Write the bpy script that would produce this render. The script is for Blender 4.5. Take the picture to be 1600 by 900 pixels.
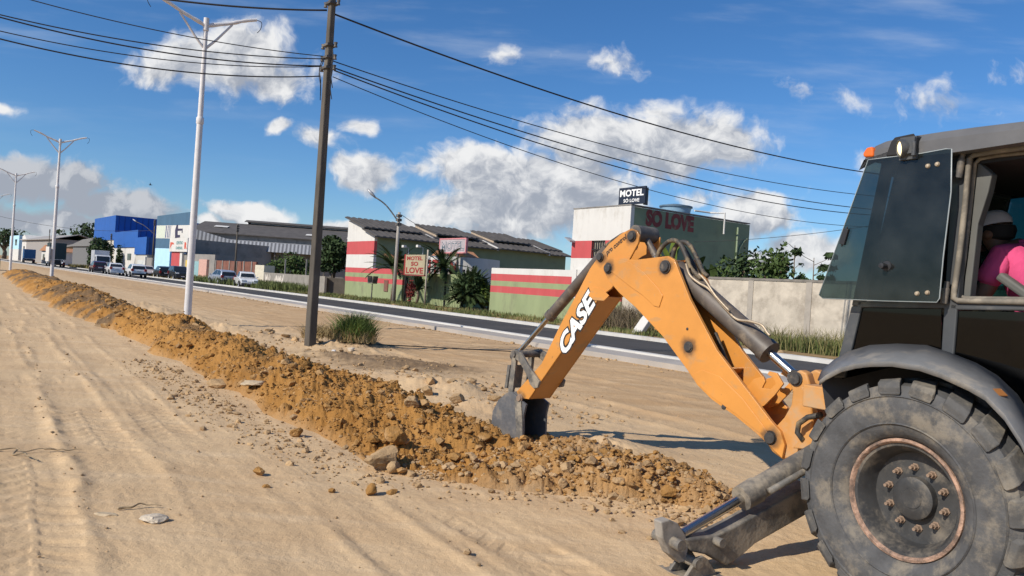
import bpy, bmesh, math, random
import numpy as np
from mathutils import Vector, Matrix
random.seed(7)
for o in list(bpy.data.objects):
    bpy.data.objects.remove(o)
scene = bpy.context.scene
COL = scene.collection
rad = math.radians
# ------------------------------------------------------------------ camera
F_PX, EYE, ROLL = 1180.0, 1.63, rad(3.7)      # focal length in photo pixels, eye height, hand-held tilt
cam = bpy.data.cameras.new("camera")
cam.sensor_width = 36.0
cam.lens = 36.0 * F_PX / 1600.0
cam.clip_start, cam.clip_end = 0.1, 9000.0
cam_ob = bpy.data.objects.new("camera", cam)
COL.objects.link(cam_ob)
cam_ob.matrix_world = Matrix.Translation((0, 0, EYE)) @ Matrix.Rotation(rad(90), 4, 'X') @ Matrix.Rotation(ROLL, 4, 'Z')
scene.camera = cam_ob
# ------------------------------------------------------------------ view / exposure
scene.view_settings.view_transform = 'Standard'
scene.view_settings.look = 'None'
scene.view_settings.exposure = 0.20
scene.view_settings.gamma = 1.0
scene.render.engine = 'CYCLES'
scene.cycles.max_bounces = 8
scene.cycles.transparent_max_bounces = 16
# ------------------------------------------------------------------ sun and sky
SUN_AZ = Vector((-0.80, -0.60, 0)).normalized()     # horizontal direction towards the sun
SUN_EL = rad(37)
SUN_DIR = Vector((SUN_AZ.x*math.cos(SUN_EL), SUN_AZ.y*math.cos(SUN_EL), math.sin(SUN_EL)))
sun = bpy.data.lights.new("sun", 'SUN')
sun.energy = 4.3
sun.angle = rad(0.5)
sun.color = (1.0, 0.92, 0.80)
sun_ob = bpy.data.objects.new("sun", sun)
COL.objects.link(sun_ob)
sun_ob.rotation_euler = SUN_DIR.to_track_quat('Z', 'Y').to_euler()
sun_ob.location = (-30, -20, 40)

def photo_dir(x, y):
    """direction (per metre of depth) through a point measured on the photograph"""
    u, v = (x-800)/F_PX, (450-y)/F_PX
    c, s = math.cos(ROLL), math.sin(ROLL)
    return Vector((u*c - v*s, 1.0, u*s + v*c))

world = bpy.data.worlds.new("World")
scene.world = world
world.use_nodes = True
wt = world.node_tree
wt.nodes.clear()
def wn(t, **k):
    n = wt.nodes.new(t)
    for a, b in k.items():
        setattr(n, a, b)
    return n
def wl(a, b):
    wt.links.new(a, b)
def wmath(op, a, b=None, c=None, clamp=False):
    n = wn('ShaderNodeMath', operation=op, use_clamp=clamp)
    for i, q in enumerate((a, b, c)):
        if q is None: continue
        if isinstance(q, (int, float)): n.inputs[i].default_value = q
        else: wl(q, n.inputs[i])
    return n.outputs[0]
def wvec(op, a, b=None):
    n = wn('ShaderNodeVectorMath', operation=op)
    for i, q in enumerate((a, b)):
        if q is None: continue
        if isinstance(q, (tuple, list)): n.inputs[i].default_value = q
        else: wl(q, n.inputs[i])
    return n
def wramp(v, lo, hi, a=0.0, b=1.0, smooth=True):
    n = wn('ShaderNodeMapRange', interpolation_type='SMOOTHSTEP' if smooth else 'LINEAR')
    wl(v, n.inputs[0])
    n.inputs[1].default_value, n.inputs[2].default_value = lo, hi
    n.inputs[3].default_value, n.inputs[4].default_value = a, b
    return n.outputs[0]
sky = wn('ShaderNodeTexSky', sky_type='NISHITA', sun_disc=False)
sky.sun_elevation = SUN_EL
sky.sun_rotation = math.atan2(SUN_AZ.x, SUN_AZ.y)
sky.altitude = 100
sky.air_density = 1.0
sky.dust_density = 0.25
sky.ozone_density = 3.0
hsv = wn('ShaderNodeHueSaturation')
hsv.inputs['Saturation'].default_value = 1.12
hsv.inputs['Value'].default_value = 1.0
tintn = wn('ShaderNodeMix', data_type='RGBA', blend_type='MULTIPLY')
tintn.inputs[0].default_value = 1.0
tintn.inputs[7].default_value = (0.68, 0.83, 1.02, 1)
wl(sky.outputs[0], tintn.inputs[6])
wl(tintn.outputs[2], hsv.inputs['Color'])
tc = wn('ShaderNodeTexCoord')
sep = wn('ShaderNodeSeparateXYZ')
wl(tc.outputs['Generated'], sep.inputs[0])
yy = wmath('MAXIMUM', sep.outputs[1], 0.08)
comb = wn('ShaderNodeCombineXYZ')
wl(wmath('DIVIDE', sep.outputs[0], yy), comb.inputs[0])
wl(wmath('DIVIDE', sep.outputs[2], yy), comb.inputs[1])
P0 = comb.outputs[0]
def wnoise(p, scale, detail=7, rough=0.55):
    n = wn('ShaderNodeTexNoise')
    n.inputs['Scale'].default_value = scale
    n.inputs['Detail'].default_value = detail
    n.inputs['Roughness'].default_value = rough
    wl(p, n.inputs['Vector'])
    return n
warp = wnoise(P0, 9, 4)
wofs = wvec('MULTIPLY', wvec('SUBTRACT', warp.outputs['Color'], (0.5, 0.5, 0.5)).outputs[0], (0.10, 0.06, 0))
PW = wvec('ADD', P0, wofs.outputs[0]).outputs[0]
# cumulus banks: direction in the sky (measured), half sizes, thickness
CLOUDS = [(300,92,75,42,.9),(385,92,80,52,.95),(440,118,70,34,.7),(250,108,70,30,.6),(440,199,24,12,.7),(512,220,38,20,.75),(573,202,24,14,.7),
 (565,275,55,27,1.0),(780,84,24,20,.36),(950,90,62,20,.36),(1022,172,48,24,.5),(1050,225,135,52,1.15),(935,220,110,46,1.05),
 (1120,240,60,30,.8),(750,264,100,42,1.1),(850,285,140,50,1.15),(900,322,120,40,.95),(790,335,140,40,1.05),(760,362,60,16,.8),(935,306,40,22,1.0),
 (1190,335,70,34,1.0),(1130,355,50,18,.7),(1260,392,75,24,.9),(1180,400,50,18,.8),(1290,150,60,14,.24),(1465,165,60,20,.27),(1590,120,40,14,.18),
 (60,282,140,38,.95),(180,318,120,26,.9),(15,262,45,14,.7),(60,345,190,26,.75),(390,334,52,24,1.1),(330,352,40,14,.6),(520,356,50,11,.7),(662,350,34,12,.8),
 (915,165,34,13,.4),(8,176,30,9,.45),(640,270,30,14,.4),(1110,310,60,14,.4),(1400,250,60,20,.5),(230,330,60,14,.8)]
def cloud_field(p):
    cur = None
    for cx, cy, rx, ry, st in CLOUDS:
        d = photo_dir(cx, cy)
        k = wvec('SUBTRACT', p, (d.x, d.z, 0))
        m = wvec('MULTIPLY', k.outputs[0], (F_PX/rx*0.80, F_PX/ry*0.80, 0))
        ln = wvec('LENGTH', m.outputs[0])
        v = wmath('MULTIPLY_ADD', ln.outputs['Value'], -st, st)
        cur = v if cur is None else wmath('SMOOTH_MAX', cur, v, 0.12)
    return cur
bill = wnoise(PW, 21, 10, 0.60)
bill2 = wnoise(wvec('ADD', PW, (-0.013, 0.019, 0)).outputs[0], 21, 10, 0.60)
f1 = cloud_field(PW)
f2 = cloud_field(wvec('ADD', PW, (-0.010, 0.030, 0)).outputs[0])
dens = wmath('ADD', f1, wmath('MULTIPLY_ADD', bill.outputs['Fac'], 1.30, -0.66))
alpha = wramp(dens, -0.03, 0.46, 0.0, 0.98)
front = wramp(sep.outputs[1], 0.10, 0.22)
alpha = wmath('MULTIPLY', alpha, front)
relief = wmath('SUBTRACT', bill.outputs['Fac'], bill2.outputs['Fac'])
shade = wmath('ADD', wmath('MULTIPLY_ADD', f2, 0.55, 0.10), wmath('MULTIPLY', relief, -3.4))
shade = wramp(shade, -0.40, 1.0)
# the low bank on the left is greyer than the cumulus on the right
bank = None
for cx, cy, rx, ry in ((70, 300, 190, 75), (215, 318, 130, 40), (40, 360, 200, 40)):
    d_ = photo_dir(cx, cy); k_ = wvec('MULTIPLY', wvec('SUBTRACT', PW, (d_.x, d_.z, 0)).outputs[0], (F_PX/rx, F_PX/ry, 0)); v_ = wmath('SUBTRACT', 1.0, wvec('LENGTH', k_.outputs[0]).outputs['Value'])
    bank = v_ if bank is None else wmath('MAXIMUM', bank, v_)
shade = wmath('ADD', shade, wramp(bank, -0.1, 0.35, 0.0, 0.62), clamp=True)
# high thin streaks
cm = wn('ShaderNodeMapping')
cm.inputs['Rotation'].default_value = (0, 0, rad(-9))
cm.inputs['Scale'].default_value = (1.2, 7.0, 1)
wl(P0, cm.inputs[0])
cir = wnoise(cm.outputs[0], 2.6, 6, 0.55)
cir_a = wmath('MULTIPLY', wramp(cir.outputs['Fac'], 0.48, 0.80, 0.0, 0.30), wramp(sep.outputs[2], 0.08, 0.25))
mixc = wn('ShaderNodeMix', data_type='RGBA')
mixc.inputs[6].default_value = (7.7, 7.7, 7.7, 1)      # sunlit tops
mixc.inputs[7].default_value = (3.2, 3.5, 4.1, 1)     # cloud undersides
wl(shade, mixc.inputs[0])
mc = wn('ShaderNodeMix', data_type='RGBA')
wl(cir_a, mc.inputs[0]); wl(hsv.outputs[0], mc.inputs[6]); mc.inputs[7].default_value = (6.5, 6.9, 7.4, 1)
ms = wn('ShaderNodeMix', data_type='RGBA')
wl(alpha, ms.inputs[0]); wl(mc.outputs[2], ms.inputs[6]); wl(mixc.outputs[2], ms.inputs[7])
bg = wn('ShaderNodeBackground')
bg.inputs['Strength'].default_value = 0.1
wl(ms.outputs[2], bg.inputs['Color'])
wo = wn('ShaderNodeOutputWorld')
wl(bg.outputs[0], wo.inputs['Surface'])
world.cycles.sampling_method = 'MANUAL'
world.cycles.sample_map_resolution = 512

# ------------------------------------------------------------------ frames of the place
U = Vector((-0.58, 0.8146, 0)).normalized()      # along the road, away from the camera
V = Vector((U.y, -U.x, 0))                       # across the road, away from the camera
def AB(a, b, z=0.0):
    return U*a + V*b + Vector((0, 0, z))
def to_ab(p):
    return p.dot(U), p.dot(V)
ROADROT = math.atan2(U.y, U.x)                   # local x = along the road, local y = towards the site (-b)
def at_depth(x, y, d):
    q = photo_dir(x, y)*d
    return Vector((q.x, q.y, q.z+EYE))
def on_b(x, y, b):
    q = photo_dir(x, y); k = b/q.dot(V)
    return q.dot(U)*k, EYE+q.z*k                 # (a, z)
def on_a(x, y, a):
    q = photo_dir(x, y); k = a/q.dot(U)
    return q.dot(V)*k, EYE+q.z*k                 # (b, z)
def on_ground(x, y, z=0.0):
    q = photo_dir(x, y); k = (z-EYE)/q.z
    return Vector((q.x*k, q.y*k, z))

# ------------------------------------------------------------------ materials
MATS = {}
def grease(m, pts, r, col=(.055,.038,.025)):
    """oily staining round the pivot pins of a painted part"""
    nt = m.node_tree; b = nt.nodes['Principled BSDF']; N = nt.nodes.new; L = nt.links.new
    src = b.inputs['Base Color'].links[0].from_socket
    tc = N('ShaderNodeTexCoord'); nz = N('ShaderNodeTexNoise'); nz.inputs['Scale'].default_value = 16; nz.inputs['Detail'].default_value = 6; L(tc.outputs['Object'], nz.inputs['Vector'])
    for p in pts:
        d = N('ShaderNodeVectorMath'); d.operation = 'DISTANCE'; L(tc.outputs['Object'], d.inputs[0]); d.inputs[1].default_value = p
        a = N('ShaderNodeMath'); a.operation = 'MULTIPLY_ADD'; L(nz.outputs['Fac'], a.inputs[0]); a.inputs[1].default_value = r*.9; L(d.outputs['Value'], a.inputs[2])
        g = N('ShaderNodeMapRange'); g.interpolation_type = 'SMOOTHSTEP'; g.inputs[1].default_value = r*.9; g.inputs[2].default_value = r*1.75; g.inputs[3].default_value = .8; g.inputs[4].default_value = 0; L(a.outputs[0], g.inputs[0])
        mx = N('ShaderNodeMix'); mx.data_type = 'RGBA'; L(g.outputs[0], mx.inputs[0]); L(src, mx.inputs[6]); mx.inputs[7].default_value = tuple(col)+(1,); src = mx.outputs[2]
    # small chips and scratches
    for sc, lo, c2, st in ((22, .71, (.10,.07,.05), (1,1,1)), (9, .72, (.42,.30,.19), (6,1,1)), (3.5, .60, (.45,.25,.10), (1,1,2.5))):
        mp = N('ShaderNodeMapping'); mp.inputs['Scale'].default_value = st; mp.inputs['Rotation'].default_value = (0, rad(38), 0); L(tc.outputs['Object'], mp.inputs[0])
        n2 = N('ShaderNodeTexNoise'); n2.inputs['Scale'].default_value = sc; n2.inputs['Detail'].default_value = 5; L(mp.outputs[0], n2.inputs['Vector'])
        g = N('ShaderNodeMapRange'); g.inputs[1].default_value = lo; g.inputs[2].default_value = lo+.05; g.inputs[4].default_value = .6; L(n2.outputs['Fac'], g.inputs[0])
        mx = N('ShaderNodeMix'); mx.data_type = 'RGBA'; L(g.outputs[0], mx.inputs[0]); L(src, mx.inputs[6]); mx.inputs[7].default_value = tuple(c2)+(1,); src = mx.outputs[2]
    L(src, b.inputs['Base Color'])
def mat(name, col, rough=0.7, metal=0.0, var=0.18, scale=4.0, bump=0.0, bscale=40.0, dirt=None, dirt_amt=0.0, dirt_scale=2.0, coat=0.0, spec=0.5, stretch=None):
    if name in MATS: return MATS[name]
    m = bpy.data.materials.new(name); m.use_nodes = True
    nt = m.node_tree; b = nt.nodes['Principled BSDF']
    N = nt.nodes.new; L = nt.links.new
    tc = N('ShaderNodeTexCoord'); src = tc.outputs['Object']
    if stretch:
        mp = N('ShaderNodeMapping'); mp.inputs['Scale'].default_value = stretch; L(src, mp.inputs[0]); src = mp.outputs[0]
    nz = N('ShaderNodeTexNoise'); nz.inputs['Scale'].default_value = scale; nz.inputs['Detail'].default_value = 8; nz.inputs['Roughness'].default_value = 0.62
    L(src, nz.inputs['Vector'])
    rp = N('ShaderNodeValToRGB')
    rp.color_ramp.elements[0].position = 0.3; rp.color_ramp.elements[1].position = 0.7
    rp.color_ramp.elements[0].color = tuple(max(0, c*(1-var)) for c in col)+(1,)
    rp.color_ramp.elements[1].color = tuple(min(1, c*(1+var)) for c in col)+(1,)
    L(nz.outputs['Fac'], rp.inputs[0]); out = rp.outputs[0]
    if dirt:
        n2 = N('ShaderNodeTexNoise'); n2.inputs['Scale'].default_value = dirt_scale; n2.inputs['Detail'].default_value = 10; n2.inputs['Roughness'].default_value = 0.7
        L(src, n2.inputs['Vector'])
        mr = N('ShaderNodeMapRange'); mr.interpolation_type = 'SMOOTHSTEP'
        mr.inputs[1].default_value = 0.62-0.3*dirt_amt; mr.inputs[2].default_value = 0.78-0.2*dirt_amt
        mr.inputs[4].default_value = min(1, 0.45+dirt_amt*0.5)
        L(n2.outputs['Fac'], mr.inputs[0])
        mx = N('ShaderNodeMix'); mx.data_type = 'RGBA'
        L(mr.outputs[0], mx.inputs[0]); L(out, mx.inputs[6]); mx.inputs[7].default_value = tuple(dirt)+(1,)
        out = mx.outputs[2]
        ra = N('ShaderNodeMapRange'); ra.inputs[3].default_value = rough; ra.inputs[4].default_value = max(rough, 0.85)
        L(mr.outputs[0], ra.inputs[0]); L(ra.outputs[0], b.inputs['Roughness'])
    L(out, b.inputs['Base Color'])
    b.inputs['Roughness'].default_value = rough
    b.inputs['Metallic'].default_value = metal
    b.inputs['Specular IOR Level'].default_value = spec
    if coat: b.inputs['Coat Weight'].default_value = coat; b.inputs['Coat Roughness'].default_value = 0.12
    if bump:
        n3 = N('ShaderNodeTexNoise'); n3.inputs['Scale'].default_value = bscale; n3.inputs['Detail'].default_value = 6
        L(src, n3.inputs['Vector'])
        bp = N('ShaderNodeBump'); bp.inputs['Strength'].default_value = bump; bp.inputs['Distance'].default_value = 0.02
        L(n3.outputs['Fac'], bp.inputs['Height']); L(bp.outputs[0], b.inputs['Normal'])
    MATS[name] = m
    return m
def glass_mat(name, tint, mixv, rough=0.02):
    if name in MATS: return MATS[name]
    m = bpy.data.materials.new(name); m.use_nodes = True
    nt = m.node_tree; nt.nodes.clear(); N = nt.nodes.new; L = nt.links.new
    tr = N('ShaderNodeBsdfTransparent'); tr.inputs[0].default_value = tuple(tint)+(1,)
    gl = N('ShaderNodeBsdfGlossy'); gl.inputs['Roughness'].default_value = rough
    df = N('ShaderNodeBsdfDiffuse'); df.inputs[0].default_value = (0.22, 0.24, 0.24, 1)
    fr = N('ShaderNodeFresnel'); fr.inputs[0].default_value = 1.45
    nz = N('ShaderNodeTexNoise'); nz.inputs['Scale'].default_value = 5; nz.inputs['Detail'].default_value = 8
    tcn = N('ShaderNodeTexCoord'); L(tcn.outputs['Object'], nz.inputs['Vector'])
    mr = N('ShaderNodeMapRange'); mr.inputs[1].default_value = 0.35; mr.inputs[2].default_value = 0.75
    mr.inputs[3].default_value = mixv*0.5; mr.inputs[4].default_value = mixv*1.8
    L(nz.outputs['Fac'], mr.inputs[0])
    m1 = N('ShaderNodeMixShader'); L(mr.outputs[0], m1.inputs[0]); L(tr.outputs[0], m1.inputs[1]); L(df.outputs[0], m1.inputs[2])
    m2 = N('ShaderNodeMixShader'); L(fr.outputs[0], m2.inputs[0]); L(m1.outputs[0], m2.inputs[1]); L(gl.outputs[0], m2.inputs[2])
    o = N('ShaderNodeOutputMaterial'); L(m2.outputs[0], o.inputs[0])
    MATS[name] = m
    return m
def emis_mat(name, col, st):
    m = bpy.data.materials.new(name); m.use_nodes = True
    b = m.node_tree.nodes['Principled BSDF']
    b.inputs['Base Color'].default_value = tuple(col)+(1,)
    b.inputs['Emission Color'].default_value = tuple(col)+(1,)
    b.inputs['Emission Strength'].default_value = st
    MATS[name] = m
    return m

# ------------------------------------------------------------------ mesh builder
class MB:
    def __init__(s): s.v = []; s.f = []
    def add(s, vs, fs):
        o = len(s.v); s.v += [tuple(p) for p in vs]; s.f += [tuple(i+o for i in f) for f in fs]; return s
    def box(s, c, d, rot=None, taper=1.0):
        hx, hy, hz = d[0]/2, d[1]/2, d[2]/2
        vs = []
        for z in (-hz, hz):
            k = taper if z > 0 else 1.0
            for x, y in ((-hx, -hy), (hx, -hy), (hx, hy), (-hx, hy)):
                p = Vector((x*k, y*k, z))
                if rot is not None: p = rot @ p
                vs.append(p+Vector(c))
        return s.add(vs, [(0,3,2,1),(4,5,6,7),(0,1,5,4),(1,2,6,5),(2,3,7,6),(3,0,4,7)])
    def span(s, x0, x1, y0, y1, z0, z1):
        return s.box(((x0+x1)/2, (y0+y1)/2, (z0+z1)/2), (abs(x1-x0), abs(y1-y0), abs(z1-z0)))
    def prism(s, poly, y0, y1, fn=None):
        """polygon in (x, z), extruded along y"""
        fn = fn or (lambda x, z, y: (x, y, z))
        n = len(poly)
        area = sum(poly[i][0]*poly[(i+1) % n][1]-poly[(i+1) % n][0]*poly[i][1] for i in range(n))
        if area < 0: poly = poly[::-1]
        if y0 > y1: y0, y1 = y1, y0
        vs = [fn(x, z, y0) for x, z in poly]+[fn(x, z, y1) for x, z in poly]
        fs = [tuple(range(n)), tuple(range(2*n-1, n-1, -1))]
        fs += [(i, i+n, (i+1) % n+n, (i+1) % n) for i in range(n)]
        return s.add(vs, fs)
    def tube(s, pts, r, seg=10, caps=True):
        pts = [Vector(p) for p in pts]; n = len(pts)
        rs = r if isinstance(r, (list, tuple)) else [r]*n
        t0 = (pts[1]-pts[0]).normalized()
        up = Vector((0, 0, 1)) if abs(t0.z) < 0.9 else Vector((1, 0, 0))
        nx = t0.cross(up).normalized()
        vs = []
        for i, p in enumerate(pts):
            t = (pts[min(i+1, n-1)]-pts[max(i-1, 0)]).normalized()
            nx = (nx-t*nx.dot(t)).normalized(); ny = t.cross(nx)
            for k in range(seg):
                a = 2*math.pi*k/seg
                vs.append(p+(nx*math.cos(a)+ny*math.sin(a))*rs[i])
        fs = []
        for i in range(n-1):
            for k in range(seg):
                k2 = (k+1) % seg
                fs.append((i*seg+k, i*seg+k2, (i+1)*seg+k2, (i+1)*seg+k))
        if caps:
            fs.append(tuple(range(seg-1, -1, -1))); fs.append(tuple((n-1)*seg+k for k in range(seg)))
        return s.add(vs, fs)
    def cyl(s, p0, p1, r0, r1=None, seg=14):
        return s.tube([p0, p1], [r0, r0 if r1 is None else r1], seg)
    def lathe(s, prof, c, axis, seg=40, closed=False):
        """profile of (radius, along-axis) revolved round the axis through c"""
        ax = Vector(axis).normalized(); c = Vector(c)
        e1 = ax.orthogonal().normalized(); e2 = ax.cross(e1)
        n = len(prof); vs = []
        for k in range(seg):
            a = 2*math.pi*k/seg; d = e1*math.cos(a)+e2*math.sin(a)
            for r, h in prof: vs.append(c+d*r+ax*h)
        fs = []
        rng = n if closed else n-1
        for k in range(seg):
            k2 = (k+1) % seg
            for i in range(rng):
                j = (i+1) % n
                fs.append((k*n+i, k2*n+i, k2*n+j, k*n+j))
        return s.add(vs, fs)
    def quad(s, a, b, c, d): return s.add([a, b, c, d], [(0, 1, 2, 3)])
    def strip(s, A, B, th=0.0, dirv=(0, 0, -1)):
        """ribbon between two polylines, optionally given a thickness"""
        n = len(A); d = Vector(dirv)*th
        vs = [Vector(p) for p in A]+[Vector(p) for p in B]
        fs = [(i, i+1, n+i+1, n+i) for i in range(n-1)]
        if th:
            m = len(vs); vs += [p+d for p in vs]
            fs += [tuple(m+q for q in f[::-1]) for f in fs]
            fs += [(i+1, i, m+i, m+i+1) for i in range(n-1)]
            fs += [(n+i, n+i+1, m+n+i+1, m+n+i) for i in range(n-1)]
            fs += [(0, n, m+n, m), (n-1, m+n-1, m+2*n-1, 2*n-1)]
        return s.add(vs, fs)
    def build(s, name, m, parent=None, smooth=False, bevel=0.0, seg=2, ang=35, loc=None, fix=False):
        me = bpy.data.meshes.new(name)
        me.from_pydata(s.v, [], s.f)
        if fix:
            bm = bmesh.new(); bm.from_mesh(me); bmesh.ops.recalc_face_normals(bm, faces=bm.faces); bm.to_mesh(me); bm.free()
        me.materials.append(m)
        if smooth:
            me.polygons.foreach_set('use_smooth', [True]*len(me.polygons))
            if smooth != 'all':
                me.set_sharp_from_angle(angle=rad(ang))
        me.update()
        o = bpy.data.objects.new(name, me); COL.objects.link(o)
        if parent is not None: o.parent = parent
        if loc is not None: o.location = loc
        if bevel:
            b = o.modifiers.new('bevel', 'BEVEL'); b.width = bevel; b.segments = seg; b.limit_method = 'ANGLE'; b.angle_limit = rad(40)
            b.harden_normals = False
        return o
def tag(o, label=None, cat=None, group=None, kind=None):
    if label: o['label'] = label
    if cat: o['category'] = cat
    if group: o['group'] = group
    if kind: o['kind'] = kind
    return o
def thing(name, loc, rz, label, cat, group=None):
    e = bpy.data.objects.new(name, None); COL.objects.link(e)
    e.empty_display_size = 0.3
    e.location = loc; e.rotation_euler = (0, 0, rz)
    return tag(e, label, cat, group)
def copy_tree(o, parent=None):
    c = o.copy(); COL.objects.link(c)
    if parent is not None: c.parent = parent
    for ch in [q for q in bpy.data.objects if q.parent == o]:
        copy_tree(ch, c)
    return c
def text(body, name, m, parent, origin, xd, yd, w, h, bold=0.0, shear=0.0, depth=0.004, fit=True, spacing=1.0):
    """flat lettering; origin is the lower left corner, w x h its size, xd/yd the reading and up directions"""
    cu = bpy.data.curves.new('t', 'FONT'); cu.body = body; cu.size = 1.0; cu.offset = bold; cu.shear = shear
    cu.extrude = 0.02; cu.resolution_u = 3; cu.space_character = spacing; cu.space_line = 0.95; cu.align_x = 'CENTER'
    to = bpy.data.objects.new('t', cu); COL.objects.link(to)
    dg = bpy.context.evaluated_depsgraph_get()
    me = bpy.data.meshes.new_from_object(to.evaluated_get(dg))
    bpy.data.objects.remove(to); bpy.data.curves.remove(cu)
    me.name = name
    vs = [v.co.copy() for v in me.vertices]
    x0, x1 = min(v.x for v in vs), max(v.x for v in vs); y0, y1 = min(v.y for v in vs), max(v.y for v in vs)
    xd = Vector(xd).normalized(); yd = Vector(yd).normalized(); zd = xd.cross(yd); origin = Vector(origin)
    for v, q in zip(me.vertices, vs):
        v.co = origin + xd*((q.x-x0)/(x1-x0)*w) + yd*((q.y-y0)/(y1-y0)*h) + zd*(depth if q.z > 0 else 0.0)
    me.materials.clear(); me.materials.append(m); me.update()
    o = bpy.data.objects.new(name, me); COL.objects.link(o)
    if parent is not None: o.parent = parent
    return o

def smoothp(pts, n=6):
    out = []
    P = [pts[0]]+pts+[pts[-1]]
    for i in range(1, len(P)-2):
        for k in range(n):
            t = k/n; a, b, c, d = P[i-1], P[i], P[i+1], P[i+2]
            out.append(.5*((2*b)+(-a+c)*t+(2*a-5*b+4*c-d)*t*t+(-a+3*b-3*c+d)*t**3))
    out.append(pts[-1]); return out

# ------------------------------------------------------------------ noise in numpy
_rng = np.random.RandomState(11)
_T = _rng.rand(256, 256).astype(np.float64)
def vnoise(x, y):
    xi = np.floor(x).astype(int); yi = np.floor(y).astype(int)
    fx = x-xi; fy = y-yi
    fx = fx*fx*(3-2*fx); fy = fy*fy*(3-2*fy)
    a = _T[xi & 255, yi & 255]; b = _T[(xi+1) & 255, yi & 255]; c = _T[xi & 255, (yi+1) & 255]; d = _T[(xi+1) & 255, (yi+1) & 255]
    return (a*(1-fx)+b*fx)*(1-fy)+(c*(1-fx)+d*fx)*fy
def fbm(x, y, oct=5, g=0.5):
    s = 0; a = 1; t = 0
    for i in range(oct):
        s = s+a*vnoise(x*2**i+17.3*i, y*2**i+5.1*i); t += a; a *= g
    return s/t
def sstep(e0, e1, x):
    t = np.clip((x-e0)/(e1-e0), 0, 1); return t*t*(3-2*t)
# ------------------------------------------------------------------ ground
def road_shift(a):
    """the road bends slightly towards the camera side far away"""
    a = np.asarray(a, float)
    return -np.where(a < 40, 0, np.where(a < 73, 0.0006*(a-40)**2, 0.65+0.04*(a-73)))
def rs(a): return float(road_shift(a))
MOUNDS = []   # pale little heaps beside the trench: (x, y, rx, ry, h, brown)
for px, py, rx, h, br in [(345,520,1.0,.34,0.0),(300,500,.8,.25,.1),(400,528,1.1,.22,.15),(525,545,1.2,.26,.35),(590,545,.9,.16,.5),(455,520,1.0,.2,.1),
                          (640,575,1.3,.14,.85),(560,565,1.2,.16,.7),(500,560,1.0,.16,.5),(700,615,.8,.25,.1),(660,605,.8,.22,.15),(740,640,.9,.18,.1),(610,590,1.0,.14,.3),
                          (930,700,.7,.16,0.0),(150,470,1.5,.25,.2),(220,480,1.5,.3,.1),(110,452,2.0,.25,.2),(250,490,1.2,.3,.1)]:
    g = on_ground(px, py); MOUNDS.append((g.x, g.y, rx, rx*0.8, h, br))
# wheel tracks: (b at a=0, slope db/da, a from, a to, half width, depth, lugs)
TRACKS = [(1.02,0.00,-1,40,.24,.035,1),(0.30,0.02,2,45,.22,.03,1),(2.05,0.05,-2,5.5,.22,.03,1),(2.75,0.05,-2,5.0,.2,.02,1),(-0.6,0.01,0,60,.25,.03,1),(-1.6,0.03,4,60,.22,.025,1),
          (1.6,0.01,6,50,.2,.02,1),(-3.2,-.02,4,60,.25,.03,1),
          (7.6,.0,-20,60,.25,.035,1),(9.3,.01,-20,80,.25,.035,1),(10.1,.0,-20,80,.3,.02,0),(11.4,-.005,-20,90,.25,.03,1),(12.4,0,-20,90,.3,.025,0),(8.4,-.01,-20,70,.3,.02,0),(6.9,.01,2,30,.2,.025,1)]
def ground_h(x, y, fine=True):
    x = np.asarray(x, float); y = np.asarray(y, float)
    a = x*U.x+y*U.y; b = x*V.x+y*V.y
    h = 0.06*(fbm(x*.22+3, y*.22, 3)-.5)+0.03*(fbm(x*.9, y*.9, 3)-.5)
    # streaks left by scraping and driving, along the road direction
    h = h+0.030*(fbm(a*.35, b*3.2, 4)-.5)
    if fine:
        h = h+0.012*(fbm(x*4.1, y*4.1, 4)-.5)+0.0075*(fbm(x*19, y*19, 3)-.5)
    wob = 0.10*(fbm(a*.5, b*0+2.2, 3)-.5)
    for b0, sl, a0, a1, hw, dp, lug in TRACKS:
        q = (b-(b0+sl*a+wob*2))/hw
        on = sstep(a0, a0+1, a)*(1-sstep(a1-1, a1, a))*sstep(.30, .50, fbm(a*.6+b0*9, b*0+b0*3, 3))
        body = np.exp(-q**4*.8)
        h = h-on*dp*.28*body+on*dp*.40*np.exp(-((np.abs(q)-1.25)/.28)**2)*(.4+1.2*vnoise(a*5, b*7))
        if lug and fine:
            ph = (a/.21+np.abs(q)*.75+(q > 0)*.5) % 1
            blk = sstep(.30, .38, ph)-sstep(.80, .90, ph)
            patch = sstep(.42, .55, fbm(a*.9+b0*4, b*1.5, 3))
            h = h-.008*patch*on*sstep(1.15, 1.0, np.abs(q))*blk*sstep(.06, .14, np.abs(q))*(.5+.8*vnoise(a*6+7, b*6))
    for mx, my, rx, ry, mh, br in MOUNDS:
        d2 = ((x-mx)/rx)**2+((y-my)/ry)**2
        h = h+.6*mh*np.exp(-d2*1.6)*(.25+1.5*fbm(x*3.6+mx, y*3.6, 5, .62))
    # flat formation under the road and the yards beyond
    far = sstep(12.6, 13.3, b-road_shift(a))
    h = h*(1-far)+(-0.03)*far
    return h*(1-sstep(120, 260, np.hypot(x, y)))
def gh(x, y): return float(ground_h(np.array([x]), np.array([y]))[0])
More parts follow.
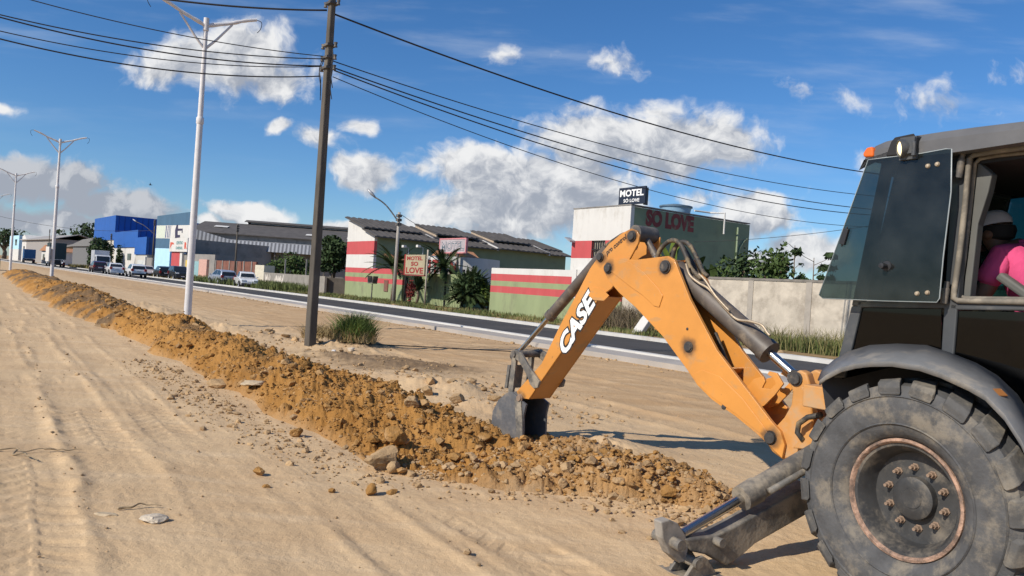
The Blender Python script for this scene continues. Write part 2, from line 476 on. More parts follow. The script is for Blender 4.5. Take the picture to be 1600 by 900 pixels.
def mesh_from(name, co, faces, m, attrs=None, smooth=True, parent=None):
    me = bpy.data.meshes.new(name)
    n = len(co); k = faces.shape[1]; nf = len(faces)
    me.vertices.add(n); me.vertices.foreach_set('co', co.astype(np.float32).ravel())
    me.loops.add(nf*k); me.loops.foreach_set('vertex_index', faces.astype(np.int32).ravel())
    me.polygons.add(nf); me.polygons.foreach_set('loop_start', np.arange(0, nf*k, k, dtype=np.int32))
    me.polygons.foreach_set('loop_total', np.full(nf, k, dtype=np.int32))
    me.polygons.foreach_set('use_smooth', np.full(nf, smooth))
    me.update(calc_edges=True)
    for an, av in (attrs or {}).items():
        at = me.attributes.new(an, 'FLOAT', 'POINT'); at.data.foreach_set('value', av.astype(np.float32))
    me.materials.append(m)
    o = bpy.data.objects.new(name, me); COL.objects.link(o)
    if parent: o.parent = parent
    return o
def polar(angs, rads):
    A, R = np.meshgrid(angs, rads)
    return R*np.sin(A), R*np.cos(A)
def grid_faces(nr, nc, wrap):
    i = np.arange(nr-1)[:, None]; j = np.arange(nc if wrap else nc-1)[None, :]; j2 = (j+1) % nc
    return np.stack([(i*nc+j), (i*nc+j2), ((i+1)*nc+j2), ((i+1)*nc+j)], -1).reshape(-1, 4)[:, ::-1]

def earth_mat(name, c_lo, c_hi, c_pale, c_dark, streak=True, bump=0.4, fine=90.0):
    m = bpy.data.materials.new(name); m.use_nodes = True
    nt = m.node_tree; b = nt.nodes['Principled BSDF']; N = nt.nodes.new; L = nt.links.new
    tc = N('ShaderNodeTexCoord'); mp = N('ShaderNodeMapping'); L(tc.outputs['Object'], mp.inputs[0])
    mp.inputs['Rotation'].default_value = (0, 0, -math.atan2(U.y, U.x)); mp.inputs['Scale'].default_value = (0.22, 1.6, 1)
    def nz(src, sc, de=9, ro=.6):
        n = N('ShaderNodeTexNoise'); n.inputs['Scale'].default_value = sc; n.inputs['Detail'].default_value = de; n.inputs['Roughness'].default_value = ro; L(src, n.inputs['Vector']); return n.outputs['Fac']
    def ramp(f, lo, hi, a=0., bb=1.):
        r = N('ShaderNodeMapRange'); r.interpolation_type = 'SMOOTHSTEP'; r.inputs[1].default_value = lo; r.inputs[2].default_value = hi; r.inputs[3].default_value = a; r.inputs[4].default_value = bb; L(f, r.inputs[0]); return r.outputs[0]
    def mix(f, c1, c2):
        n = N('ShaderNodeMix'); n.data_type = 'RGBA'; L(f, n.inputs[0])
        for q, i in ((c1, 6), (c2, 7)):
            if isinstance(q, tuple): n.inputs[i].default_value = q+(1,)
            else: L(q, n.inputs[i])
        return n.outputs[2]
    o = tc.outputs['Object']
    c = mix(ramp(nz(o, .9), .35, .68), c_lo, c_hi)
    if streak: c = mix(ramp(nz(mp.outputs[0], 2.2, 8, .65), .45, .72, 0, .75), c, c_pale)
    c = mix(ramp(nz(o, 7, 10, .7), .56, .74, 0, .55), c, c_pale)
    c = mix(ramp(nz(o, 2.7, 10, .75), .57, .72, 0, .40), c, c_dark)
    c = mix(ramp(nz(o, 38, 4, .7), .60, .75, 0, .45), c, c_dark)
    at = N('ShaderNodeAttribute'); at.attribute_name = 'soil'
    sm = N('ShaderNodeMath'); sm.operation = 'MULTIPLY_ADD'; L(nz(o, 3.5, 8, .7), sm.inputs[0]); sm.inputs[1].default_value = .9; sm.inputs[2].default_value = -.45
    sa = N('ShaderNodeMath'); sa.operation = 'ADD'; L(at.outputs['Fac'], sa.inputs[0]); L(sm.outputs[0], sa.inputs[1])
    sk = N('ShaderNodeMath'); sk.operation = 'MULTIPLY'; L(ramp(sa.outputs[0], .25, .75), sk.inputs[0]); L(ramp(at.outputs['Fac'], 0, .15), sk.inputs[1])
    c = mix(sk.outputs[0], c, mix(nz(o, 9, 8, .7), (.105, .064, .034), (.22, .145, .08)))
    ap = N('ShaderNodeAttribute'); ap.attribute_name = 'pale'
    pk = N('ShaderNodeMath'); pk.operation = 'MULTIPLY'; L(ramp(nz(o, 1.6, 8, .7), .3, .7, .3, 1.), pk.inputs[0]); L(ap.outputs['Fac'], pk.inputs[1])
    c = mix(pk.outputs[0], c, (.47, .335, .20))
    ag = N('ShaderNodeAttribute'); ag.attribute_name = 'green'
    gk = N('ShaderNodeMath'); gk.operation = 'MULTIPLY'; L(ramp(nz(o, 1.1, 8, .7), .35, .6), gk.inputs[0]); L(ag.outputs['Fac'], gk.inputs[1])
    c = mix(gk.outputs[0], c, (.085, .095, .03))
    aw_ = N('ShaderNodeAttribute'); aw_.attribute_name = 'warm'
    wk = N('ShaderNodeMath'); wk.operation = 'MULTIPLY'; L(ramp(nz(mp.outputs[0], 1.3, 8, .65), .3, .65, .15, .8), wk.inputs[0]); L(aw_.outputs['Fac'], wk.inputs[1])
    c = mix(wk.outputs[0], c, (.40,.245,.12))
    L(c, b.inputs['Base Color']); b.inputs['Roughness'].default_value = .95; b.inputs['Specular IOR Level'].default_value = .15
    bp = N('ShaderNodeBump'); bp.inputs['Strength'].default_value = bump; bp.inputs['Distance'].default_value = .012
    L(nz(o, fine, 6, .7), bp.inputs['Height'])
    b2 = N('ShaderNodeBump'); b2.inputs['Strength'].default_value = bump; b2.inputs['Distance'].default_value = .03; L(nz(o, fine*.22, 6, .7), b2.inputs['Height']); L(bp.outputs[0], b2.inputs['Normal'])
    L(b2.outputs[0], b.inputs['Normal'])
    return m
SAND = earth_mat('sand', (.53,.366,.207), (.60,.43,.25), (.62,.46,.285), (.40,.262,.145))
CLAY = earth_mat('orange_clay', (.33,.160,.042), (.42,.215,.062), (.45,.265,.105), (.17,.082,.026), streak=False, bump=.9, fine=60)
fine_a = np.radians(np.arange(-41, 42.01, .085)); coarse = np.radians(np.arange(45, 316, 3.0))
angs = np.concatenate([fine_a, coarse])
rads = np.concatenate([[.3, 1.2, 2.2], np.exp(np.arange(math.log(3.0), math.log(3.9), .0075)), np.exp(np.arange(math.log(3.9), math.log(9.5), .0036)), np.exp(np.arange(math.log(9.5), math.log(60), .0075)), np.exp(np.arange(math.log(60), math.log(7000), .06))])
X, Y = polar(angs, rads); X = X.ravel(); Y = Y.ravel()
Z = ground_h(X, Y)
ga = X*U.x+Y*U.y; gb = X*V.x+Y*V.y; gbr = gb-road_shift(ga)
soil = np.zeros(len(X))
for mx, my, rx, ry, mh, br in MOUNDS:
    soil = np.maximum(soil, br*np.exp(-(((X-mx)/(rx*1.3))**2+((Y-my)/(ry*1.3))**2)))
soil = np.maximum(soil, .55*sstep(20.6, 22.5, gbr)*(1-.4*sstep(60, 90, ga)))
soil = np.maximum(soil, .25*np.exp(-((gbr-12.6)/.5)**2))
green = sstep(21.5, 23.0, gbr)*sstep(-30, 0, ga)*(.9-.5*sstep(70, 110, ga))
pale = .35*np.exp(-((gb-6.2)/1.3)**2)*sstep(4, 7, ga)
warm = sstep(6.5, 8.5, gb)*.85
ground = mesh_from('ground', np.stack([X, Y, Z], 1), grid_faces(len(rads), len(angs), True), SAND, dict(soil=soil, green=green, pale=pale, warm=warm))
tag(ground, kind='structure')

# ------------------------------------------------------------------ excavated spoil heap along the trench
def heap_h(x, y):
    a = x*U.x+y*U.y; b = x*V.x+y*V.y
    bn = np.interp(a, [3.4,4.2,5.0,5.8,8,11,16,22,30,45,80], [5.0,4.5,3.6,2.95,2.9,2.95,2.85,2.6,2.2,1.9,1.9])
    bf = np.interp(a, [3.4,4.2,5.0,6.0,7.0,8,10,14,20,24,30,45,80], [5.2,5.35,5.5,5.4,5.1,4.85,4.7,4.6,4.5,4.6,4.5,4.5,4.5])
    H = np.interp(a, [3.3,4.2,5.2,6.2,7.2,8.5,10,12,14,17,20,24,30,45,80], [0,.20,.17,.06,.20,.44,.48,.34,.44,.50,.42,.46,.55,.55,.5])
    bn = bn+.55*(fbm(a*.8, a*0+3.3, 3)-.5); bf = bf+.6*(fbm(a*.9, a*0+8.1, 3)-.5)
    q = np.clip((b-bn)/np.maximum(bf-bn, .05), 0, 1)
    prof = np.sin(np.pi*q**.9)**.85
    edge = sstep(0, .22, prof)
    lump = .62+.75*fbm(x*.85+9, y*.85, 3)
    h = H*prof*lump
    n1 = fbm(x*2.1, y*2.1, 3)-.5; n2 = fbm(x*6.3+4, y*6.3, 3)-.5; n3 = fbm(x*17, y*17+3, 3)-.5; n4 = fbm(x*44, y*44, 2)-.5
    rid = np.abs(vnoise(x*5.3+2, y*5.3)-.5)*2
    h = h+edge*(.17*n1+.15*n2+.10*n3+.045*n4+.06*(.5-rid))
    live = (a > 3.4) & (a < 78) & (prof > .01)
    return np.where(live, h, -.2), prof, a, b
ha = np.radians(np.arange(-40, 20, .075)); hr = np.exp(np.arange(math.log(4.6), math.log(88), .0055))
HX, HY = polar(ha, hr); sh = HX.shape; HX = HX.ravel(); HY = HY.ravel()
HH, hp, haa, hbb = heap_h(HX, HY)
HZ = ground_h(HX, HY)+HH-.02
keep = (HH > -.01) & (hp > .01)
F4 = grid_faces(sh[0], sh[1], False); F4 = F4[keep[F4].any(1)]
used = np.unique(F4); remap = -np.ones(len(HX), int); remap[used] = np.arange(len(used))
HZ = np.where(keep, HZ, ground_h(HX, HY)-.06)
hsoil = .45*np.exp(-((haa-24)/6)**2-((hbb-2.1)/.8)**2)+.65*np.exp(-((haa-11.5)/.9)**2-((hbb-4.3)/.9)**2)+.5*sstep(30, 45, haa)*sstep(.35, .6, fbm(HX*.5, HY*.5, 3))
hsoil = hsoil+.6*sstep(.46, .66, fbm(HX*.9+31, HY*.9, 4))*(.5+.5*sstep(9, 18, haa))
hpale = np.clip(1.0-hp*3.2, 0, 1)*.6+.9*np.exp(-((haa-5.6)/.45)**2-((hbb-5.0)/.5)**2)+.55*(1-sstep(4.6, 5.6, haa))+.35*sstep(4.6, 5.2, hbb)
dirt_heap = mesh_from('dirt_heap', np.stack([HX, HY, HZ], 1)[used], remap[F4], CLAY, dict(soil=hsoil[used], green=np.zeros(len(used)), pale=np.clip(hpale, 0, 1)[used]))
tag(dirt_heap, 'long lumpy heap of dug orange earth from the digger bucket past the lamp posts', 'dirt heap')
def surf(x, y):
    g = gh(x, y); h = float(heap_h(np.array([x]), np.array([y]))[0][0])
    return max(g, g+h-.02)

# ------------------------------------------------------------------ clods and stones
def rock_geo(seed, cuts=9, sub=2, squash=.75):
    r = random.Random(seed)
    bm = bmesh.new(); bmesh.ops.create_icosphere(bm, subdivisions=sub, radius=1)
    planes = []
    for i in range(cuts):
        n = Vector((r.gauss(0, 1), r.gauss(0, 1), r.gauss(0, 1))).normalized(); planes.append((n, r.uniform(.45, .8)))
    sc = Vector((r.uniform(.75, 1.15), r.uniform(.75, 1.15), r.uniform(.6, .95)*squash/.75))
    for v in bm.verts:
        p = v.co.copy()
        for n, d in planes:
            k = p.dot(n)
            if k > d: p -= n*(k-d)
        p += p.normalized()*r.uniform(-.05, .05)
        v.co = Vector((p.x*sc.x, p.y*sc.y, p.z*sc.z))
    co = np.array([v.co[:] for v in bm.verts]); bm.verts.index_update()
    fs = np.array([[v.index for v in f.verts] for f in bm.faces]); bm.free()
    return co, fs
SMALL = [rock_geo(i, 7, 1) for i in range(14)]
rg = np.random.RandomState(5)
def scatter(name, pts, sizes, m, label_kind='stuff', sink=.3):
    cos = []; fcs = []; o = 0
    zs = np.maximum(ground_h(pts[:, 0], pts[:, 1]), ground_h(pts[:, 0], pts[:, 1])+heap_h(pts[:, 0], pts[:, 1])[0]-.02)
    for i in range(len(pts)):
        co, fs = SMALL[rg.randint(len(SMALL))]
        t = rg.rand()*6.283; c, s = math.cos(t), math.sin(t)
        q = co*sizes[i]*np.array([1, 1, .8])
        q = np.stack([q[:, 0]*c-q[:, 1]*s, q[:, 0]*s+q[:, 1]*c, q[:, 2]], 1)
        tilt = rg.rand()*.8-.4; q = np.stack([q[:, 0], q[:, 1]*math.cos(tilt)-q[:, 2]*math.sin(tilt), q[:, 1]*math.sin(tilt)+q[:, 2]*math.cos(tilt)], 1)
        q = q+np.array([pts[i, 0], pts[i, 1], zs[i]+sizes[i]*(.55-sink)])
        cos.append(q); fcs.append(fs+o); o += len(q)
    return tag(mesh_from(name, np.concatenate(cos), np.concatenate(fcs), m, smooth=False), kind='stuff')
def pareto(n, lo, hi, k=2.0):
    u = rg.rand(n); return lo*(1-u*(1-(lo/hi)**k))**(-1/k)
CLOD = mat('clay_clod', (.33,.175,.056), .95, var=.45, scale=2.2, bump=.6, bscale=50, dirt=(.42,.29,.16), dirt_amt=.6, dirt_scale=1.5, spec=.1)
PALEROCK = mat('pale_stone', (.40,.27,.145), .95, var=.35, scale=3, bump=.5, bscale=50, dirt=(.25,.145,.065), dirt_amt=.4, dirt_scale=8, spec=.15)
PEB = mat('sand_pebble', (.40,.28,.16), .95, var=.35, scale=2, bump=.4, bscale=60, spec=.1)
n = 6800
pa = np.concatenate([rg.uniform(3.6, 12, int(n*.5)), rg.uniform(12, 45, n-int(n*.5))])
pb = 2.2+3.4*rg.beta(1.6, 1.4, n)
pb = np.where(pa < 5.4, 3.6+(pb-2.2)*.6, pb)
pp = np.outer(pa, [U.x, U.y])+np.outer(pb, [V.x, V.y])
keepm = heap_h(pp[:, 0], pp[:, 1])[1] > .05
pp = pp[keepm]; sz = pareto(len(pp), .013, .095, 1.7)*np.where(pa[keepm] > 12, 1.35, 1)
scatter('clay_clods', pp, sz, CLOD)
n = 14000
pa = 3.8+16*rg.rand(n)**1.3; pb = 2.2+3.4*rg.beta(1.5, 1.4, n); pb = np.where(pa < 5.4, 3.6+(pb-2.2)*.6, pb)
pp = np.outer(pa, [U.x, U.y])+np.outer(pb, [V.x, V.y]); pp = pp[heap_h(pp[:, 0], pp[:, 1])[1] > .08]
scatter('clay_crumbs', pp, pareto(len(pp), .008, .030, 1.8), CLOD, sink=.2)
n = 1100     # toe of the heap and the end near the stabiliser
pa = rg.uniform(3.6, 14, n); tn = np.interp(pa, [3.4,4.2,5.0,5.8,8,11,16], [5.0,4.5,3.6,2.85,2.7,2.65,2.5]); pb = tn-.1+rg.normal(0, .22, n)-.25*rg.rand(n)
pp = np.outer(pa, [U.x, U.y])+np.outer(pb, [V.x, V.y]); scatter('heap_edge_stones', pp, pareto(len(pp), .010, .07, 1.9), PALEROCK)
n = 560
pa = rg.uniform(3.5, 5.9, n); pb = np.interp(pa, [3.5, 4.2, 5, 5.9], [4.9, 4.6, 4.2, 3.6])+rg.normal(0, .33, n)
pp = np.outer(pa, [U.x, U.y])+np.outer(pb, [V.x, V.y]); scatter('trench_end_stones', pp, pareto(len(pp), .018, .085, 1.9), PALEROCK)
n = 1500
pa = rg.uniform(1, 26, n); pb = np.where(rg.rand(n) < .5, rg.uniform(-3, 3, n), rg.normal(6.0, 1.1, n))
for i, (b0, sl, a0, a1, hw, dp, lug) in enumerate(TRACKS[:4]):
    k = (rg.rand(n) < .10); pb = np.where(k, b0+sl*pa+rg.choice([-1, 1], n)*hw*1.2+rg.normal(0, .05, n), pb)
pp = np.outer(pa, [U.x, U.y])+np.outer(pb, [V.x, V.y]); scatter('ground_pebbles', pp, pareto(n, .006, .045, 2.2), PEB, sink=.15)
n = 900
pa = rg.uniform(7, 19, n); pb = rg.normal(6.3, .75, n)
pp = np.outer(pa, [U.x, U.y])+np.outer(pb, [V.x, V.y]); scatter('trench_side_rubble', pp, pareto(n, .012, .14, 1.7), PALEROCK)
n = 500
pa = rg.uniform(6, 60, n); pb = 12.9+rg.normal(0, .25, n)+np.array([rs(q) for q in pa])
pp = np.outer(pa, [U.x, U.y])+np.outer(pb, [V.x, V.y]); scatter('kerbside_rubble', pp, pareto(n, .02, .12, 2.0), PALEROCK)
n = 420
pa = rg.uniform(8, 48, n); pb = 21.7+rg.normal(0, .45, n)
pp = np.outer(pa, [U.x, U.y])+np.outer(pb, [V.x, V.y]); scatter('verge_rubble', pp, pareto(n, .05, .26, 2.0), PALEROCK)

def rock(px, py, size, label, m=CLOD, name='earth_clod', cat='clod', seed=0, sink=.25, squash=.75, z=None, grp=None, elong=1.0):
    q = photo_dir(px, py); ks = np.arange(3.8, 40, .02); qx, qy = q.x*ks, q.y*ks
    g0 = ground_h(qx, qy); sf = np.maximum(g0, g0+heap_h(qx, qy)[0]-.02); i = int(np.argmax(EYE+q.z*ks <= sf)); k = ks[i]
    g = Vector((q.x*k, q.y*k, sf[i]))
    co, fs = rock_geo(100+seed, 10, 3, squash)
    co = co*size*np.array([elong, 1, 1])
    co[:, 2] -= co[:, 2].min()+size*sink
    o = mesh_from(name, co, fs, m, smooth=False)
    o.location = (g.x, g.y, g.z if z is None else z); o.rotation_euler = (0, 0, rad(5+37*seed if elong == 1 else 0))
    return tag(o, label, cat, grp)
rock(403,743,.066,'orange clod with a sharp shadow, leftmost of the loose clods on the foreground sand',seed=1,sink=.1)
rock(416,762,.036,'small dark pointed clod lying just in front of the lone orange clod',seed=2,sink=.3,squash=.5)
rock(518,771,.032,'little brown clod on bare sand between the lone orange clod and the upright clod',seed=3,sink=.1)
rock(580,773,.062,'upright orange clod on bare sand in front of the big boulder on the heap',seed=4,sink=.08)
rock(613,770,.055,'flat orange clod half sunk in sand beside the upright clod',seed=5,sink=.45,squash=.5)
rock(598,726,.185,'largest round tan boulder at the front toe of the orange heap',PALEROCK,'boulder','boulder',6,.2)
rock(619,692,.125,'dark rough boulder sitting on the heap just above the largest tan boulder',CLOD,'boulder','boulder',7,.2)
rock(616,740,.075,'grey-brown upright stone leaning on the right foot of the largest tan boulder',PALEROCK,'stone','stone',8,.15)
rock(463,683,.07,'dark upright clod at the near foot of the heap, left of the boulders',CLOD,'earth_clod','clod',9,.1)
rock(712,630,.125,'large blocky brown rock on pale sand behind the heap, nearest the bucket',PALEROCK,'boulder','boulder',10,.15)
rock(668,618,.105,'large brown rock among pale rubble behind the heap, left of the blocky rock',PALEROCK,'boulder','boulder',11,.2)
rock(645,632,.12,'broad rounded sandy lump on the back of the heap',PALEROCK,'boulder','boulder',12,.35,.6)
rock(345,602,.17,'long grey slab of rock lying on the heap left of the pale slab',PALEROCK,'rock_slab','rock',13,.3,.45,elong=1.5)
rock(402,600,.17,'pale flat elongated slab lying on the heap below the utility pole',mat('cream_slab',(.46,.36,.235),.9,var=.18,bump=.4,scale=8),'rock_slab','rock',14,.25,.32,elong=1.7)
rock(240,816,.075,'whitish flat stone embedded in the foreground sand',mat('white_stone',(.52,.44,.335),.9,var=.18,scale=9,bump=.5),'flat_stone','stone',15,.18,.5,elong=1.3)
rock(165,807,.042,'pale elongated stone lying left of the whitish flat stone',mat('cream_slab',(.55,.45,.31)),'flat_stone','stone',16,.2,.4,elong=1.9)
rock(880,765,.05,'tan loose stone at the front toe of the heap right below the bucket',PALEROCK,'stone','stone',17,.2)
rock(757,688,.09,'brown lump resting on the heap left of the bucket tip',CLOD,'earth_clod','clod',18,.2)
rock(560,520,.12,'grey pointed stone leaning at the back of the grass tuft',PALEROCK,'stone','stone',19,.1)
rock(548,549,.1,'whitish stone in front of the dry grass tuft',mat('white_stone',(.60,.52,.42)),'stone','stone',20,.2)
rock(521,549,.07,'flat white scrap of plaster on the dirt beside the foot of the utility pole',mat('plaster_scrap',(.72,.68,.62),.9,var=.08),'plaster_piece','rubble',21,.2,.4)
TWIG = mat('dry_twig', (.30,.22,.13), .9, var=.3, scale=20)
def twig(px, py, L_, az, label, seed):
    g = on_ground(px, py); g = on_ground(px, py, gh(g.x, g.y)); r = random.Random(seed)
    pts = [Vector((L_*(i/6-.5), r.uniform(-.03, .03)*L_*3, .012+r.uniform(0, .02))) for i in range(7)]
    o = MB().tube(smoothp(pts, 4), [.009*(1-.7*i/24) for i in range(25)], 6).build('twig', TWIG, None, smooth='all'); o.location = (g.x, g.y, gh(g.x, g.y)); o.rotation_euler = (0, 0, az)
    tag(o, label, 'twig')
twig(22, 706, .55, .3, 'longest pale dry twig lying flat at the left edge of the sand', 1)
twig(40, 716, .38, -.5, 'short dry twig crossing below the longest twig at the left edge', 2)
twig(98, 706, .28, .1, 'dry twig lying right of the longest twig at the left edge', 3)
twig(218, 795, .26, .5, 'dark short twig on the sand just above the whitish flat stone', 4)

# ------------------------------------------------------------------ road, kerbs, pavement
def ribbon(name, b0, b1, z, m, a0=-60, a1=900, th=None, step=6.0):
    A = np.concatenate([np.arange(a0, 120, step), np.arange(120, a1+1, 30)])
    mb = MB()
    L0 = [AB(a, b0+rs(a), z) for a in A]; L1 = [AB(a, b1+rs(a), z) for a in A]
    if th: mb.strip(L1, L0, th)
    else: mb.strip(L1, L0)
    return tag(mb.build(name, m, fix=False), kind='structure')
ASPH = mat('asphalt', (.060,.058,.057), .92, var=.18, scale=.35, bump=.25, bscale=30, dirt=(.14,.118,.09), dirt_amt=.3, dirt_scale=.25, spec=.25)
CONC = mat('pavement_concrete', (.37,.335,.295), .9, var=.14, scale=.7, bump=.2, bscale=20, dirt=(.44,.33,.21), dirt_amt=.35, dirt_scale=.5)
GUT = mat('gutter_concrete', (.30,.285,.27), .9, var=.15, scale=.6, bump=.2, bscale=20, dirt=(.37,.29,.19), dirt_amt=.3, dirt_scale=.35)
KERB = mat('kerb_white', (.56,.54,.50), .85, var=.10, scale=1.5, dirt=(.40,.31,.21), dirt_amt=.3, dirt_scale=.8)
ribbon('pavement', 13.35, 14.45, .10, CONC, th=.16)
ribbon('kerb', 14.453, 14.72, .15, KERB, th=.25)
ribbon('gutter', 14.72, 15.9, .008, GUT)
ribbon('road', 15.6, 20.55, .004, ASPH)
ribbon('far_kerb', 20.45, 20.85, .13, KERB, th=.2)
# ------------------------------------------------------------------ backhoe loader (local x = towards its rear, y = towards the camera side, z up)
def set_frame(t, o):
    global BT, BN, BO
    BT = Vector(t).normalized(); BN = Vector((-BT.y, BT.x, 0)); BO = Vector(o)
MACHINE = ((-0.50, 0.866, 0), (3.049, 4.535, 0))       # heading of the tractor, rear axle centre on the ground
DIGGING = ((-0.616, 0.788, 0), (2.967, 4.657, 0))      # the boom is swung a few degrees off the tractor's axis
set_frame(*MACHINE)
def S(x, y, s):
    """(t, z) on the machine's lengthwise plane s"""
    q = photo_dir(x, y); k = (BO.dot(BN)+s)/q.dot(BN); p = q*k
    return p.dot(BT)-BO.dot(BT), EYE+p.z
def T(x, y, t):
    """(s, z) on the machine's crosswise plane t"""
    q = photo_dir(x, y); k = (BO.dot(BT)+t)/q.dot(BT); p = q*k
    return p.dot(BN)-BO.dot(BN), EYE+p.z
def SL(pts, s): return [S(x, y, s) for x, y in pts]
ORANGE = mat('orange_paint', (.60,.255,.050), .42, var=.10, scale=2.5, dirt=(.36,.24,.13), dirt_amt=.22, dirt_scale=3.2, coat=.15, bump=.05, bscale=8)
ORANGE_WORN = mat('orange_paint_dusty', (.54,.25,.065), .55, var=.14, scale=4, dirt=(.40,.29,.18), dirt_amt=.5, dirt_scale=4)
STEEL_DK = mat('dusty_dark_steel', (.085,.08,.075), .6, var=.3, scale=5, dirt=(.30,.24,.17), dirt_amt=.5, dirt_scale=5, bump=.15, bscale=30)
STAB_M = mat('worn_grey_steel', (.115,.107,.096), .6, var=.35, scale=6, dirt=(.36,.30,.22), dirt_amt=.65, dirt_scale=4.5, bump=.25, bscale=35)
BUCKET_M = mat('scoured_bucket_steel', (.15,.15,.155), .5, metal=.35, var=.3, scale=5, dirt=(.27,.22,.16), dirt_amt=.4, dirt_scale=5, bump=.2, bscale=30)
CYL_M = mat('cylinder_paint_brown', (.10,.082,.068), .5, var=.3, scale=5, dirt=(.28,.22,.15), dirt_amt=.4, dirt_scale=6)
CHROME = mat('chrome_rod', (.60,.58,.55), .24, metal=1.0, var=.03)
PIN_M = mat('greasy_pin', (.045,.042,.04), .5, var=.3, scale=20, dirt=(.25,.19,.13), dirt_amt=.3, dirt_scale=20)
HOSE = mat('hydraulic_hose', (.045,.04,.035), .65, var=.3, scale=15, dirt=(.33,.24,.13), dirt_amt=.6, dirt_scale=10)
PIPE = mat('hydraulic_pipe', (.42,.34,.24), .5, metal=.4, var=.2, scale=12, dirt=(.25,.17,.1), dirt_amt=.4, dirt_scale=14)
CABM = mat('dark_grey_cab_paint', (.060,.063,.066), .5, var=.2, scale=4, dirt=(.20,.18,.15), dirt_amt=.38, dirt_scale=3)
ROOFM = mat('grey_roof_plastic', (.105,.105,.108), .55, var=.15, scale=5, dirt=(.22,.20,.18), dirt_amt=.3, dirt_scale=3, bump=.05, bscale=20)
FENDM = mat('grey_fender_plastic', (.165,.167,.168), .6, var=.2, scale=4, dirt=(.33,.29,.235), dirt_amt=.5, dirt_scale=3.5, bump=.1, bscale=25)
SEALM = mat('dusty_rubber_seal', (.17,.15,.12), .8, var=.25, scale=9, dirt=(.34,.29,.22), dirt_amt=.5, dirt_scale=9)
INSIDE = mat('cab_lining_dark', (.016,.016,.018), .8, var=.25, scale=6)
INGREY = mat('cab_lining_grey', (.105,.105,.095), .7, var=.12, scale=6)
RUBBER = mat('tyre_rubber', (.082,.082,.083), .8, var=.3, scale=9, dirt=(.25,.215,.165), dirt_amt=.55, dirt_scale=7, bump=.25, bscale=40, spec=.3)
LUGM = mat('tyre_lug_rubber', (.085,.083,.080), .85, var=.25, scale=7, dirt=(.24,.21,.165), dirt_amt=.6, dirt_scale=5, bump=.25, bscale=35, spec=.25)
RIMM = mat('black_rim_steel', (.040,.040,.040), .55, var=.35, scale=9, dirt=(.22,.185,.14), dirt_amt=.5, dirt_scale=6)
RIMEDGE = mat('rim_edge_scuffed', (.40,.25,.175), .8, var=.35, scale=16, dirt=(.075,.06,.05), dirt_amt=.75, dirt_scale=14, bump=.4, bscale=60)
NUTM = mat('rusty_nut', (.26,.18,.125), .7, var=.3, scale=30, dirt=(.12,.07,.04), dirt_amt=.4, dirt_scale=30)
WHITE_DECAL = mat('white_decal', (.82,.82,.80), .5, var=.06, scale=14, dirt=(.50,.42,.33), dirt_amt=.2, dirt_scale=12)
BLACK_DECAL = mat('black_decal', (.02,.02,.022), .5, var=.1)
TINT = glass_mat('tinted_open_glass', (.25,.32,.32), .06)
TINT2 = glass_mat('tinted_cab_glass', (.06,.075,.08), .002)
TEAL = glass_mat('far_side_glass', (.10,.20,.20), .012)

hoe = thing('backhoe_loader', BO, math.atan2(BT.y, BT.x), 'orange and dark grey digger with its boom raised over the trench heap', 'backhoe')
mac = hoe
def frame_matrix(t, o):
    t = Vector(t).normalized(); return Matrix.Translation(Vector(o)) @ Matrix.Rotation(math.atan2(t.y, t.x), 4, 'Z')
SWING = frame_matrix(*MACHINE).inverted() @ frame_matrix(*DIGGING)
set_frame(*DIGGING)
def side(poly, s0, s1, mb=None): return (mb or MB()).prism(poly, s0, s1)
def at_s0(px, py, s): t, z = S(px, py, s); return (t, s, z)
# --- boom
BOOM = SL([(1222,716),(1185,680),(1150,651),(1112,624),(1090,602),(1074,578),(1036,526),(993,480),(968,458),(951,438),(943,422),(947,410),(959,403),(993,406),(1044,400),(1054,406),(1061,424),(1078,467),(1120,547),(1162,602),(1204,657),(1219,674),(1226,695)], .18)
mb = MB(); mb.prism(BOOM, .150, .182); mb.prism(BOOM, -.182, -.150)
low = BOOM[1:11]
mb.strip([(t, .150, z) for t, z in low], [(t, -.150, z) for t, z in low], .02, (0.35, 0, .9))
up = BOOM[11:15]
mb.strip([(t, .150, z-.03) for t, z in up], [(t, -.150, z-.03) for t, z in up], .015, (0, 0, -1))
# cross plates inside the channel
for (px, py) in ((1030,500),(1110,590)):
    t, z = S(px, py, .18); mb.box((t, 0, z), (.02, .30, .22), Matrix.Rotation(rad(-40), 3, 'Y'))
boom = mb.build('boom', ORANGE, mac, smooth=True, bevel=.006, fix=True)
# raised reinforcing plates on the near cheek (thin welded overlays)
ov = SL([(953,403),(985,410),(1005,424),(1030,452),(1036,462),(1030,480),(1022,478),(1005,462),(985,448),(962,430),(950,420)], .186)
ov2 = SL([(1082,585),(1098,578),(1125,588),(1160,622),(1192,664),(1203,682),(1196,684),(1150,647),(1112,620),(1092,602)], .186)
o = side(ov, .183, .190).build('reinforcing_plate', ORANGE, boom, bevel=.003)
o = side(ov2, .183, .189).build('reinforcing_plate', ORANGE, boom, bevel=.003)
